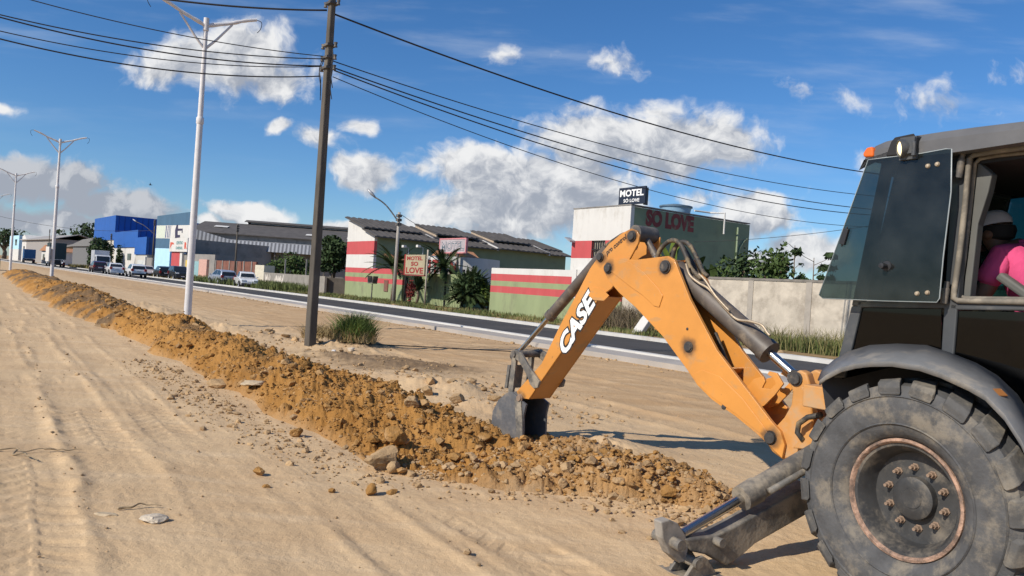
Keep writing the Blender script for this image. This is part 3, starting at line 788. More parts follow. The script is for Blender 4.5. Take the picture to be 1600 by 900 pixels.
# boom lock hooks near the foot
for s0 in (.06, -.12):
    hk = SL([(1168,606),(1180,592),(1195,588),(1198,596),(1193,606),(1206,608),(1214,600),(1210,590),(1201,585),(1204,580),(1216,583),(1226,600),(1212,618),(1196,634),(1180,640)], .06)
    side(hk, s0, s0+.02).build('lock_hook', ORANGE, boom, bevel=.003)
def pin(px, py, s, r, parent, h=.03, name='pivot_pin', washer=True, m=None):
    t, z = S(px, py, s)
    mb = MB(); mb.lathe([(0, h), (r*.72, h), (r*.8, h*.82), (r*.8, h*.4), (r, h*.4), (r, 0), (0, 0)], (t, s, z), (0, 1, 0), 20)
    return mb.build(name, m or PIN_M, parent, smooth=True, fix=True)
pin(1040,417,.182,.058,boom); pin(1076,542,.182,.045,boom,.02); pin(951,419,.182,.050,boom)
for q in ((1023,465,.012),(1074,514,.012),(1131,636,.022),(1002,494,.012)):
    pin(q[0], q[1], .182, q[2], boom, .006, 'grease_hole')
grease(ORANGE, [at_s0(1040,417,.182), at_s0(1076,542,.182), at_s0(951,419,.182), at_s0(988,369,.15), at_s0(938.5,402,.15), at_s0(813,622,.152), at_s0(1205,684,.18)], .085)
# --- swing post
POST = SL([(1222,718),(1206,706),(1196,690),(1200,672),(1214,664),(1225,652),(1236,632),(1238,612),(1233,598),(1238,584),(1249,578),(1260,583),(1265,600),(1268,640),(1270,660),(1262,684),(1250,700),(1244,716)], .15)
mb = MB(); mb.prism(POST, .06, .15); mb.prism(POST, -.15, -.06)
mb.prism(SL([(1226,714),(1214,684),(1240,640),(1268,640),(1266,690),(1248,714)], .15), -.06, .06)
post = mb.build('swing_post', ORANGE_WORN, mac, smooth=True, bevel=.012, fix=True)
pin(1244,592,.15,.052,post); pin(1205,684,.17,.055,post,.03)
# rear frame the post swings in
mb = MB()
fr = SL([(1250,604),(1312,608),(1330,640),(1322,652),(1290,640),(1264,632)], .30)
mb.prism(fr, .05, .30); mb.prism(fr, -.30, -.05)
fr2 = SL([(1240,700),(1250,688),(1290,650),(1330,690),(1290,704)], .2)
mb.prism(fr2, -.22, .22)
mb.span(.60, .98, -.42, .42, .95, 1.10)
frame = mb.build('rear_frame', ORANGE_WORN, mac, smooth=True, bevel=.008, fix=True)
pin(1298,608,.30,.04,frame,.03); pin(1311,614,.30,.03,frame,.025)
hp = [Vector((S(x, y, .22)[0], .22, S(x, y, .22)[1])) for x, y in [(1255,688),(1246,676),(1248,662),(1262,652),(1284,648)]]
MB().tube(hp, .02, 8).build('hydraulic_hose', HOSE, frame, smooth='all')
# --- dipper
DIP = SL([(811,622),(807,612),(814,604),(846,568),(879,500),(905,452),(911,440),(922,419),(938,397),(951,381),(972,364),(986,357),(995,360),(999,368),(997,380),(984,404),(970,430),(955,451),(938,463),(900,517),(850,589),(826,624)], .15)
mb = MB(); mb.prism(DIP, .128, .150); mb.prism(DIP, -.150, -.128)
i0 = [DIP[i] for i in (18, 19, 20, 21)]
mb.strip([(t, .128, z) for t, z in i0], [(t, -.128, z) for t, z in i0], .015, (0.5, 0, .4))
i1 = [DIP[i] for i in (2, 3, 4, 5, 6, 7, 8)]
mb.strip([(t, .128, z) for t, z in i1], [(t, -.128, z) for t, z in i1], .015, (-.5, 0, -.4))
i2 = [DIP[i] for i in (14, 15, 16)]
dipper = mb.build('dipper_arm', ORANGE, mac, smooth=True, bevel=.005, fix=True)
pin(988,369,.15,.050,dipper); pin(938.5,402,.15,.042,dipper)
pin(813,622,.152,.045,dipper,.03,m=NUTM)
sp = SL([(926,448),(942,452),(952,462),(944,470),(928,469),(920,462)], .152)
side(sp, .150, .157).build('reinforcing_plate', ORANGE, dipper, bevel=.002)
# lettering on the near cheek
def cheek(px, py, s=.151): t, z = S(px, py, s); return Vector((t, s, z))
def lettering(body, p0, p1, hpx, m, parent, name, bold, shear, s, grow=0.0, off=0.0):
    a = cheek(*p0, s); b = cheek(*p1, s); xd = (b-a); w = xd.length; xd.normalize()
    yd = Vector((0, 1, 0)).cross(xd)
    h = hpx
    text(body, name, m, parent, a-xd*grow-yd*grow+Vector((0, off, 0)), xd, yd, w+2*grow, h+2*grow, bold, shear, .0015)
lettering('CASE', (884,556), (935,469), .178, BLACK_DECAL, dipper, 'maker_lettering', .10, .28, .1512, .013)
lettering('CASE', (884,556), (935,469), .178, WHITE_DECAL, dipper, 'maker_lettering', .04, .28, .1512, 0, .002)
lettering('pro control', (949,401), (981,374), .062, BLACK_DECAL, dipper, 'small_lettering', .02, .25, .1512)
# --- hydraulic cylinders
def ram(p0, p1, split, rb, rr, name, parent=None, m=None, eye=.055):
    p0 = Vector(p0); p1 = Vector(p1); q = p0.lerp(p1, split); d = (p1-p0).normalized()
    mb = MB(); mb.tube([p0-d*.02, p0+d*.03, q-d*.06, q-d*.058, q, q+d*.001], [rb*.9, rb, rb, rb*1.1, rb*1.1, rb*.75], 24)
    mb.cyl(p0-Vector((0, eye, 0)), p0+Vector((0, eye, 0)), rb*.7, seg=18)
    b = mb.build(name, m or CYL_M, parent or mac, smooth=True)
    r = MB().tube([q-d*.05, p1-d*.03], rr, 20).build('piston_rod', CHROME, b, smooth=True)
    MB().cyl(p1-Vector((0, eye*.9, 0)), p1+Vector((0, eye*.9, 0)), rr*1.7, seg=18).build('rod_eye', PIN_M, b, smooth=True)
    return b
def at_s(px, py, s_read, s): t, z = S(px, py, s_read); return (t, s, z)
bc = ram(at_s(1056,420,.0,0), at_s(1246,590,.0,0), .80, .088, .034, 'boom_cylinder')
ram(at_s(1006,366,0,0), at_s(1110,556,0,0), .20, .03, .03, 'crowd_cylinder')
cc = MB().tube([at_s(1024,408,0,0), at_s(1120,570,0,0)], .075, 20).build('crowd_barrel', CYL_M, boom, smooth=True)
MB().cyl(at_s(1006,366,0,-.13), at_s(1006,366,0,.12), .075, seg=20).build('crowd_eye', STEEL_DK, dipper, smooth=True)
ram(at_s(948,392,0,0), at_s(806,556,0,0), .60, .058, .026, 'bucket_cylinder')
# pipe clamped along the boom cylinder, and hoses arching over the boom head
def path(pts, s): return [Vector((S(x, y, s)[0], s, S(x, y, s)[1])) for x, y in pts]
MB().tube(smoothp(path([(1072,412),(1078,430),(1092,442),(1108,452),(1130,478),(1150,498),(1172,502),(1190,508),(1199,520),(1203,524)], .10)), .011, 8).build('hydraulic_pipe', PIPE, bc, smooth='all')
MB().tube(smoothp(path([(1092,428),(1102,438),(1118,462),(1140,486)], .12)), .010, 8).build('hydraulic_pipe', PIPE, bc, smooth='all')
for k, pts in enumerate(([(1020,420),(1032,390),(1048,376),(1062,380),(1072,400),(1080,420),(1096,436)], [(1050,405),(1056,385),(1068,378),(1080,386),(1090,406),(1098,424),(1106,432)], [(1048,398),(1056,384),(1066,384),(1078,402),(1092,430)])):
    MB().tube(smoothp(path(pts, .03-.06*k)), .021 if k < 2 else .016, 8).build('hydraulic_hose', HOSE, boom, smooth='all')
MB().tube(smoothp(path([(1104,520),(1112,536),(1120,552),(1126,566)], .0)), .016, 8).build('hydraulic_pipe', PIPE, boom, smooth='all')
MB().tube(smoothp(path([(1118,520),(1128,545),(1138,570),(1150,590)], -.05)), .016, 8).build('hydraulic_hose', HOSE, boom, smooth='all')
for k in range(3):
    MB().tube(smoothp(path([(936,396),(948,384),(962,374),(976,366),(984,372)], -.02-.045*k)), .022, 8).build('hydraulic_hose', HOSE, dipper, smooth='all')
# --- bucket and its linkage
side(SL([(799,549),(806,546),(814,551),(825,570),(836,586),(843,596),(840,606),(834,607),(828,600),(824,588),(812,566),(802,558)], .18), .155, .185).build('link_arm', STAB_M, mac, bevel=.006)
side(SL([(799,549),(806,546),(814,551),(825,570),(836,586),(843,596),(840,606),(834,607),(828,600),(824,588),(812,566),(802,558)], .18), -.185, -.155).build('link_arm', STAB_M, mac, bevel=.006)
lk = SL([(801,556),(808,556),(802,612),(795,614),(795,606)], .12)
mb = MB(); mb.prism(lk, .10, .13); mb.prism(lk, -.13, -.10); mb.prism(SL([(804,570),(808,570),(803,606),(799,606)], 0), -.1, .1)
mb.build('bucket_link', STAB_M, mac, bevel=.004, fix=True)
MB().cyl(at_s(803,553,.18,-.19), at_s(803,553,.18,.20), .038, seg=18).build('link_pin', STEEL_DK, mac, smooth=True)
BK = SL([(813,624),(800,612),(792,614),(779,625),(770,643),(768,664),(769,680),(781,697),(803,705),(818,706),(817,682),(818,650),(822,632)], .155)
mb = MB(); mb.prism(BK, .135, .158); mb.prism(BK, -.175, -.152)
bk = BK[0:10]
mb.strip([(t, .135, z) for t, z in bk], [(t, -.152, z) for t, z in bk], .018, (-.8, 0, .2))
bucket = mb.build('bucket', BUCKET_M, mac, smooth=True, bevel=.004, fix=True)
side(SL([(805,622),(815,626),(817,660),(818,706),(808,704),(807,660)], .16), .159, .172).build('side_cutter', STAB_M, bucket, bevel=.003)
for s in (-.13, -.045, .04, .125):
    t, z = S(817, 700, .155)
    MB().box((t-.02, s, z-.03), (.10, .035, .05), Matrix.Rotation(rad(60), 3, 'Y'), .6).build('bucket_tooth', STAB_M, bucket, bevel=.004)
for ch in [q for q in bpy.data.objects if q.parent == hoe]: ch.matrix_basis = SWING
set_frame(*MACHINE)
# --- stabiliser legs (crosswise at the rear)
def stabiliser(sgn, tt):
    def q(px, py, t, dt=0): s, z = T(px, py, t); return Vector((t+dt, s*sgn, z))
    def plate(pts, t0, th):
        mb = MB(); pl = [T(x, y, t0) for x, y in pts]
        return mb.prism([(s*sgn, z) for s, z in pl], t0, t0+th, lambda x, z, y: (y, x, z))
    beam = plate([(1072,843),(1118,838),(1150,822),(1268,756),(1268,800),(1180,850),(1160,868),(1136,884),(1108,868),(1080,862)], tt-.055, .13).build('stabiliser_arm', STAB_M, mac, bevel=.010, fix=True)
    br = plate([(1033,816),(1046,812),(1060,818),(1072,836),(1076,856),(1072,878),(1062,880),(1046,866),(1036,842)], tt-.04, .07)
    pl = [T(x, y, tt-.085) for x, y in [(1033,816),(1046,812),(1060,818),(1072,836),(1076,856),(1072,878),(1062,880),(1046,866),(1036,842)]]
    br.build('foot_bracket', mat('pale_worn_bracket', (.30,.27,.23), .7, var=.35, scale=8, dirt=(.10,.09,.08), dirt_amt=.5, dirt_scale=6), beam, bevel=.008, fix=True)
    p0 = q(1290,700,tt); p1 = q(1066,834,tt)
    d = (p1-p0); e = p0.lerp(p1, .62)
    mb = MB(); dn = d.normalized(); mb.tube([p0, e-dn*.14, e-dn*.139, e, e+dn*.001], [.072, .072, .082, .078, .05], 20)
    b = mb.build('stabiliser_cylinder', STAB_M, mac, smooth=True)
    MB().tube([e-dn*.05, p1], .030, 18).build('piston_rod', CHROME, b, smooth=True)
    up = Vector((-1, 0, 0))
    MB().tube([p0+up*.08+Vector((0, 0, -.02)), p0.lerp(p1, .5)+up*.085], .022, 8).build('hydraulic_pipe', STAB_M, b, smooth='all')
    for px, py, r in ((1060,851,.034),(1124,847,.028)):
        c = q(px, py, tt-.085); MB().cyl(c-Vector((.03, 0, 0)), c+Vector((.2, 0, 0)), r, seg=16).build('pivot_pin', STAB_M, beam, smooth=True)
    pad = MB(); tri = [T(x, y, tt-.04) for x, y in [(1086,863),(1094,868),(1112,897),(1058,897),(1078,866)]]
    pad.prism([(s*sgn, z) for s, z in tri], tt-.11, tt-.085, lambda x, z, y: (y, x, z))
    pad.prism([(s*sgn, z) for s, z in tri], tt+.02, tt+.04, lambda x, z, y: (y, x, z))
    c = q(1086, 890, tt-.04); zb = gh(*(BO+BT*c.x+BN*c.y).to_2d()) if False else .0
    pad.box((tt, c.y, zb-.02), (.28, .28, .03))
    pd = pad.build('stabiliser_pad', STAB_M, mac, bevel=.006, fix=True)
    c = q(1088, 880, tt-.105); MB().cyl(c-Vector((.025, 0, 0)), c+Vector((.23, 0, 0)), .03, seg=16).build('pivot_pin', STAB_M, pd, smooth=True)
stabiliser(1, .96); stabiliser(-1, .96)
# --- wheels
def wheel(t, s, R, Wd, rimR, sgn, nl=20, axle_z=None):
    z0 = R+.005 if axle_z is None else axle_z
    c = (t, s, z0); ax = (0, sgn, 0); w = Wd/2; k = R/.645
    mb = MB()
    mb.lathe([(rimR, w*.62), (rimR+.012, w*.72), (rimR*.90, w*.70), (rimR*.82, w*.52), (rimR*.80, w*.36), (rimR*.77, w*.24), (rimR*.55, w*.22), (rimR*.36, w*.24), (0, w*.24)], c, ax, 56)
    wheel_o = mb.build('wheel', RIMM, mac, smooth=True)
    mb = MB(); mb.lathe([(rimR+.008, w*.60), (rimR+.012, w*.71), (rimR+.009, w*.775), (rimR-.004, w*.79), (rimR-.012, w*.76), (rimR-.016, w*.70)], c, ax, 64)
    mb.build('rim_edge', RIMEDGE, wheel_o, smooth=True)
    mb = MB(); mb.lathe([(rimR, w*.55), (rimR+.02*k, w*.80), (rimR+.07*k, w*.96), (R*.72, w*1.0), (R*.80, w*.98), (R*.88, w*.93), (R*.935, w*.86), (R*.955, w*.5), (R*.96, 0),
         (R*.955, -w*.5), (R*.935, -w*.86), (R*.88, -w*.93), (R*.72, -w), (rimR+.05, -w*.9), (rimR, -w*.6)], c, ax, 72)
    # raised circular mould lines on the sidewall
    for r0 in (R*.62, R*.845):
        wv = w*(.985 if r0 < R*.7 else .955)
        mb.lathe([(r0-.006, wv), (r0, wv+.008), (r0+.006, wv)], c, ax, 72)
    tyre = mb.build('tyre', RUBBER, wheel_o, smooth=True, fix=False)
    mb = MB(); C = Vector(c); rr = random.Random(3)
    for sd in (1, -1):
        for i in range(nl):
            a0 = 2*math.pi*(i+(.5 if sd < 0 else 0))/nl
            hw = math.pi/nl*.62
            secs = []
            for (h, rt, rb, sk, hwk) in ((-.02*sd, R*.996, R*.93, -.02, .75), (w*.35*sd, R*.998, R*.93, .05, .85), (w*.72*sd, R*.992, R*.92, .115, 1.0), (w*.92*sd, R*.972, R*.90, .15, 1.05), (w*1.0*sd, R*.925, R*.88, .165, 1.05), (w*.985*sd, R*.87, R*.855, .17, .9)):
                j = rr.uniform(-.010, .010); rt = rt*(1+rr.uniform(-.007, .003))
                ring = []
                for (r, da) in ((rb, -hw*hwk*1.12), (rt, -hw*hwk), (rt, hw*hwk), (rb, hw*hwk*1.12)):
                    a = a0+(sk+da)*1.0+j
                    ring.append(C+Vector((math.cos(a)*r, h*sgn, math.sin(a)*r)))
                secs.append(ring)
            vs = [p for r_ in secs for p in r_]; fs = []
            for q in range(len(secs)-1):
                for e in range(4):
                    fs.append((q*4+e, q*4+(e+1) % 4, q*4+4+(e+1) % 4, q*4+4+e))
            fs += [(0, 1, 2, 3), tuple(len(vs)-4+e for e in (3, 2, 1, 0))]
            mb.add(vs, fs)
    mb.build('tread_lugs', LUGM, tyre, bevel=.010, smooth=True, fix=True)
    mb = MB(); mb.lathe([(0, w*.46), (rimR*.17, w*.46), (rimR*.18, w*.445), (rimR*.33, w*.445), (rimR*.36, w*.42), (rimR*.37, w*.18)], c, ax, 40)
    mb.build('hub', RIMM, wheel_o, smooth=True)
    for i in range(10):
        a = 2*math.pi*(i+.3)/10; r = rimR*.52
        p = C+Vector((math.cos(a)*r, w*.22*sgn, math.sin(a)*r)); d = Vector((0, sgn, 0))
        mb = MB(); mb.tube([p, p+d*.008, p+d*.009, p+d*.030], [.022, .022, .017, .016], 6); mb.cyl(p+d*.03, p+d*.052, .009, seg=8)
        mb.build('lug_nut', NUTM, wheel_o)
    return wheel_o
wheel(0, .86, .645, .48, .311, 1, axle_z=.642)
wheel(0, -.86, .645, .48, .311, -1, axle_z=.642)
wheel(-2.15, .86, .46, .33, .24, 1, 18); wheel(-2.15, -.86, .46, .33, .24, -1, 18)
# --- chassis, engine hood and loader front (mostly out of the photograph)
mb = MB(); mb.span(.62, 1.16, -.30, .30, .26, .56); mb.span(-2.9, .75, -.38, .38, .42, .80); mb.span(-.35, .35, -.62, .62, .50, .78); mb.span(-2.25, -2.05, -.7, .7, .38, .54)
mb.build('chassis', STEEL_DK, mac, bevel=.01)
MB().prism([(-1.12, .80), (-2.95, .80), (-3.0, 1.30), (-2.85, 1.42), (-1.12, 1.52)], -.46, .46).build('engine_hood', ORANGE, mac, bevel=.04, seg=3)
for s in (.62, -.62):
    mb = MB(); mb.prism([(-1.2, 1.28), (-1.25, 1.42), (-2.6, 1.18), (-3.35, .45), (-3.3, .30), (-3.15, .36), (-2.55, 1.0)], s-.05, s+.05)
    mb.build('loader_arm', ORANGE, mac, bevel=.01)
mb = MB(); lp = [(-3.3, .75), (-3.25, .35), (-3.4, .12), (-4.1, .06)]
mb.strip([(t, 1.1, z) for t, z in lp], [(t, -1.1, z) for t, z in lp], .02, (-.3, 0, .9))
for s in (1.1, -1.1): mb.prism([(-3.3, .75), (-3.25, .35), (-3.4, .12), (-4.1, .06), (-4.0, .25)], s-.01, s+.01)
mb.build('front_bucket', ORANGE_WORN, mac, fix=True)
# --- fenders
TOPS = [(1277,594),(1284,578),(1303,562),(1325,549),(1359,539),(1403,536.7),(1448,539),(1485,551),(1525,566.7),(1559,586.7),(1590,616),(1612,650),(1630,690)]
BOTS = [(1280,596),(1290,588),(1314,575.5),(1336,570),(1359,567),(1394,566.5),(1437,573),(1470,584),(1514,604),(1540,619),(1570,650),(1596,690),(1612,730)]
for sg in (1, -1):
    I = [Vector((S(x, y, .70)[0], .70*sg, S(x, y, .70)[1])) for x, y in TOPS]
    O_ = [Vector((S(x, y, 1.10)[0], 1.06*sg, S(x, y, 1.10)[1]+.022)) for x, y in BOTS]
    O2 = [Vector((S(x, y, 1.10)[0], 1.10*sg, S(x, y, 1.10)[1]+.006)) for x, y in BOTS]
    O3 = [p+Vector((0, 0, -.028)) for p in O2]
    n = len(I); vs = I+O_+O2+O3; fs = []
    for r_ in range(3):
        for i in range(n-1): fs.append((r_*n+i, r_*n+i+1, (r_+1)*n+i+1, (r_+1)*n+i))
    f = MB().add(vs, fs).build('fender', FENDM, mac, smooth=True, fix=True)
    so = f.modifiers.new('thick', 'SOLIDIFY'); so.thickness = .012; so.offset = -1 
    if sg > 0:
        t, z = S(1567, 617, .92)
        MB().box((t, .96, z+.012), (.05, .10, .008), Matrix.Rotation(rad(-40), 3, 'Y')).build('orange_reflector', mat('amber_lens', (.42,.17,.05), .3, var=.1), f, bevel=.005)
# --- cab
CS = .70
mb = MB()
def cabpoly(pts, s=CS, th=.05, mbx=None): (mbx or mb).prism(SL(pts, s), s-th, s)
cab_top = [S(1352,250,CS), S(1600,205,CS)]
cabpoly([(1330,478),(1346,478),(1320,590),(1302,590)])                        # rear corner post, lower
cabpoly([(1378,248),(1392,246),(1346,478),(1330,478)])                        # rear corner post, upper
cabpoly([(1490,232),(1516,232),(1489,560),(1470,552)])                        # hinge post
cabpoly([(1340,470),(1480,472),(1480,482),(1338,480)])                        # waist rail behind the hinge post
cabpoly([(1484,474),(1640,476),(1640,486),(1484,484)])
cabpoly([(1376,240),(1640,196),(1640,226),(1500,244),(1374,256)])
zr = 2.60
tB = S(1640, 470, CS)[0]
for t0, t1, z0, z1 in ((-1.12, -1.04, 1.0, 2.6),):
    mb.span(t0, t1, CS-.06, CS, z0, z1)
mb2 = MB()
tr = S(1331, 478, CS)[0]; tu = S(1385, 248, CS)[0]; th_ = S(1480, 400, CS)[0]
for pts in ([(1330,478),(1346,478),(1320,590),(1302,590)], [(1378,248),(1392,246),(1346,478),(1330,478)], [(1490,232),(1516,232),(1489,560),(1470,552)], [(1340,470),(1480,472),(1480,482),(1338,480)], [(1484,474),(1640,476),(1640,486),(1484,484)]):
    mb.prism(SL(pts, CS), -CS, -CS+.05)
mb.span(-1.12, -1.04, -CS, -CS+.06, 1.0, 2.6)
mb.span(-1.1, .62, -CS+.02, CS-.02, .92, .98)         # floor
mb.span(-1.12, -1.06, -CS+.06, CS-.06, .98, 1.35)     # bulkhead
mb.span(-1.12, -1.06, -CS+.06, CS-.06, 2.5, 2.6)
mb.span(tu-.04, tu+.02, -CS+.05, CS-.05, 2.46, 2.56)
mb.prism([(tr+.14, 1.15), (tr+.10, 1.15), (tr-.02, 1.68), (tr+.02, 1.68)], -CS+.05, CS-.05)      # rear lower panel
cabf = mb.build('cab_frame', CABM, mac, bevel=.008, fix=True)
# inner fender wall
MB().prism(SL(TOPS, .70)+[(-.8, .6), (.7, .6)], .62, .66).build('inner_fender', INSIDE, cabf)
MB().prism(SL(TOPS, .70)+[(-.8, .6), (.7, .6)], -.66, -.62).build('inner_fender', INSIDE, cabf)
MB().prism([(-1.04, .98), (-1.04, 1.69), (tr-.03, 1.69), (tr+.10, 1.0)], -CS+.03, -CS+.06).build('far_side_panel', INSIDE, cabf)
# roof: rounded slab
RP = [(1350,250),(1347,243),(1353,232),(1364,223),(1380,216),(1400,211),(1432,206),(1470,200),(1520,193),(1600,183),(1660,176),(1660,212),(1600,222),(1520,234),(1470,241),(1432,244),(1400,247)]
rp = SL(RP, .80)
def roof_mesh():
    mb = MB(); secs = [(-.80, -.06), (-.77, -.015), (-.70, 0), (-.3, .03), (.3, .03), (.70, 0), (.77, -.015), (.80, -.06)]
    zb = min(z for t, z in rp); n = len(rp); vs = []; fs = []
    for s, dz in secs:
        for i, (t, z) in enumerate(rp):
            top = 1 <= i <= 10
            k = (z-zb)/(max(q for p, q in rp)-zb)
            vs.append((t, s, z+(dz*(1 if top else 0))))
    for q in range(len(secs)-1):
        for i in range(n): fs.append((q*n+i, q*n+(i+1) % n, (q+1)*n+(i+1) % n, (q+1)*n+i))
    fs += [tuple(range(n)), tuple(range(len(vs)-1, len(vs)-n-1, -1))]
    return mb.add(vs, fs)
roof = roof_mesh().build('cab_roof', ROOFM, mac, smooth=True, fix=True, bevel=.012, ang=30)
# lamp recess, work lamp and marker lens on the near rear corner
side(SL([(1386,244),(1394,222),(1400,215),(1429,209),(1431,212),(1431,240)], .80), .803, .812).build('lamp_recess', INSIDE, roof, bevel=.004)
t, z = S(1405, 231, .86)
wl_ = MB().lathe([(0, -.06), (.036, -.055), (.050, -.01), (.052, .012), (.046, .014), (.043, .0), (0, .0)], (t, .84, z), (.62, .75, -.15), 24).build('work_lamp', CABM, roof, smooth=True)
MB().lathe([(.042, .004), (.03, .012), (0, .015)], (t, .84, z), (.62, .75, -.15), 24).build('lamp_lens', emis_mat('lit_lamp_lens', (1.0, .80, .45), 1.3), wl_, smooth=True)
mb = MB(); mb.box((t-.03, .80, z+.0), (.10, .05, .13)); mb.tube([(t-.06, .83, z+.045), (t-.075, .84, z+.02), (t-.075, .84, z-.05)], .012, 8); mb.box((t-.055, .82, z+.01), (.05, .05, .09)); mb.build('lamp_bracket', CABM, roof)
ml = SL([(1351,246),(1349,241),(1355,231),(1364,229),(1366,234),(1366,245)], .80)
side(ml, .70, .812).build('marker_lens', mat('orange_lens', (.75,.15,.02), .25, var=.1), roof, bevel=.012, seg=3)
# window rubber, inner pillar
mb = MB()
sealpts = [S(x, y, CS) for x, y in [(1640,224),(1600,231),(1560,236),(1524,242),(1516,248),(1508,330),(1500,400),(1492,455),(1491,466),(1498,470),(1640,473)]]
mb.tube([(t, CS+.006, z) for t, z in sealpts], .016, 8); mb.build('window_seal', SEALM, cabf, smooth='all')
mb = MB(); pl_ = [S(x, y, CS-.05) for x, y in [(1640,232),(1600,239),(1560,243),(1532,248),(1524,256),(1516,330),(1508,400),(1501,452),(1501,462),(1508,466),(1640,468)]]
mb.tube([(t, CS-.045, z) for t, z in pl_], .012, 8); mb.build('window_seal', SEALM, cabf, smooth='all')
side(SL([(1527,252),(1550,272),(1544,300),(1528,350),(1515,468),(1502,468),(1512,400),(1520,320)], CS-.06), CS-.12, CS-.06).build('inner_pillar', INGREY, cabf, bevel=.006)
# glazing
def pane(pts, s, m, name, th=.006, parent=cabf): return side(SL(pts, s), s-th, s).build(name, m, parent)
pane([(1344,481),(1471,483),(1470,555),(1316,592)], CS-.015, TINT2, 'rear_lower_glass')
pane([(1492,486),(1640,488),(1640,700),(1560,600),(1488,560)], CS-.015, TINT2, 'door_lower_glass')
g = MB(); zz = [(-1.02, 1.72), (-1.02, 2.52), (tu-.02, 2.5), (tr-.02, 1.72)]
g.prism(zz, -CS+.02, -CS+.026); g.build('far_side_glass', TEAL, cabf)
MB().prism([(tr-.05, 1.70), (tr-.045, 1.70), (tu-.025, 2.5), (tu-.03, 2.5)], -CS+.06, CS-.06).build('rear_glass', TEAL, cabf)
MB().span(-1.095, -1.089, -CS+.07, CS-.07, 1.36, 2.49).build('front_windscreen', TEAL, cabf)
# the side window swung open towards the rear: hinges, pane, catches
GO = .80
gp = SL([(1357,250),(1380,247),(1440,240),(1478,233),(1487,233),(1486,300),(1474,400),(1468,466),(1464,472),(1380,470),(1286,466),(1280,461)], GO)
door = side(gp, GO-.004, GO+.004).build('open_side_window', TINT, mac)
edge = [(t, GO, z) for t, z in gp]+[(gp[0][0], GO, gp[0][1])]
MB().tube(edge, .0045, 6).build('glass_edge', mat('glass_edge_grey', (.30,.33,.33), .3, var=.1), door, smooth='all')
for (hx0, hy0, hx1, hy1, plate) in ((1507,236,1499,278,[(1438,254),(1480,246),(1484,262),(1440,270)]), (1482,440,1476,474,[(1420,452),(1466,448),(1466,464),(1424,464)])):
    a = Vector(at_s(hx0, hy0, CS+.02, CS+.03)); b = Vector(at_s(hx1, hy1, CS+.02, CS+.03))
    h = MB().tube([a, a.lerp(b, .3), a.lerp(b, .31), b], [.014, .014, .019, .019], 12).build('hinge', STEEL_DK, door, smooth=True)
    side(SL(plate, GO), GO-.014, GO-.005).build('hinge_plate', CABM, h, bevel=.003)
    for k in (.3, .65):
        px = plate[0][0]+(plate[1][0]-plate[0][0])*k; py = plate[0][1]+(plate[1][1]-plate[0][1])*k+8
        t, z = S(px, py, GO); MB().lathe([(0, .012), (.010, .010), (.014, 0)], (t, GO+.004, z), (0, 1, 0), 14).build('bolt', PIPE, h, smooth=True)
t, z = S(1322, 370, GO)
mb = MB(); mb.box((t, GO+.014, z), (.035, .022, .10), Matrix.Rotation(rad(-14), 3, 'Y')); mb.tube([(t+.02, GO+.01, z-.06), (t-.02, GO+.02, z+.06)], .006, 6)
mb.build('window_catch', BLACK_DECAL, door, bevel=.004)
t, z = S(1386, 416, GO)
MB().lathe([(0, .06), (.016, .058), (.018, .03), (.012, .028), (.013, .012), (.03, .010), (.032, .003), (0, .003)], (t, GO, z), (0, 1, 0), 20).build('window_knob', BLACK_DECAL, door, smooth=True)
# interior
SEAT_T = S(1549, 366, .06)[0]-.33
mb = MB(); mb.span(SEAT_T-.23, SEAT_T+.22, -.26, .26, 1.22, 1.36); mb.box((SEAT_T-.30, 0, 1.62), (.12, .5, .60), Matrix.Rotation(rad(-8), 3, 'Y')); mb.box((SEAT_T, 0, 1.1), (.3, .3, .25))
mb.build('operator_seat', INSIDE, mac, bevel=.04, seg=3)
t, z = S(1590, 455, .33)
MB().box((t-.03, .34, z), (.30, .07, .05), Matrix.Rotation(rad(-35), 3, 'Y')).build('armrest', INGREY, mac, bevel=.015)
mb = MB(); mb.span(.20, .46, -.35, .35, .98, 1.48); mb.build('control_console', INSIDE, mac, bevel=.03)
for s in (.12, -.12): MB().tube([(.26, s, 1.46), (.18, s, 1.62), (.13, s, 1.72)], [.012, .012, .022], 8).build('control_lever', INSIDE, mac, smooth=True)
MB().span(-1.05, -.85, -.4, .4, .98, 1.45).build('front_console', INSIDE, mac, bevel=.03)
MB().prism([(tu-.1, 2.47), (-1.05, 2.50), (-1.05, 2.54), (tu-.1, 2.52)], -CS+.06, CS-.06).build('roof_lining', INSIDE, mac)

# ------------------------------------------------------------------ the operator, seated facing the digging end
SKIN_M = mat('brown_skin', (.19,.095,.055), .6, var=.12, scale=10)
PINK = mat('pink_shirt_cloth', (.70,.080,.22), .9, var=.14, scale=7, bump=.9, bscale=11, stretch=(1,1,.55))
CAPM = mat('white_cap_cloth', (.58,.56,.58), .85, var=.06, scale=12)
TROUS = mat('dark_trousers', (.04,.045,.06), .9)
HAIRM = mat('black_hair', (.015,.013,.012), .8)
def skinfig(name, joints, edges, m, parent, root, sub=2):
    me = bpy.data.meshes.new(name); me.from_pydata([j[0] for j in joints], edges, []); me.update()
    o = bpy.data.objects.new(name, me); COL.objects.link(o); o.parent = parent
    sk = o.modifiers.new('skin', 'SKIN'); sk.use_smooth_shade = True
    lay = me.skin_vertices[0] if me.skin_vertices else None
    if lay is None:
        bm = bmesh.new(); bm.from_mesh(me); bm.verts.layers.skin.verify(); bm.to_mesh(me); bm.free(); lay = me.skin_vertices[0]
    for i, j in enumerate(joints):
        r = j[1]; lay.data[i].radius = (r, r) if isinstance(r, (int, float)) else r
        lay.data[i].use_root = (i == root)
    sb = o.modifiers.new('sub', 'SUBSURF'); sb.levels = sub; sb.render_levels = sub
    me.materials.append(m)
    return o
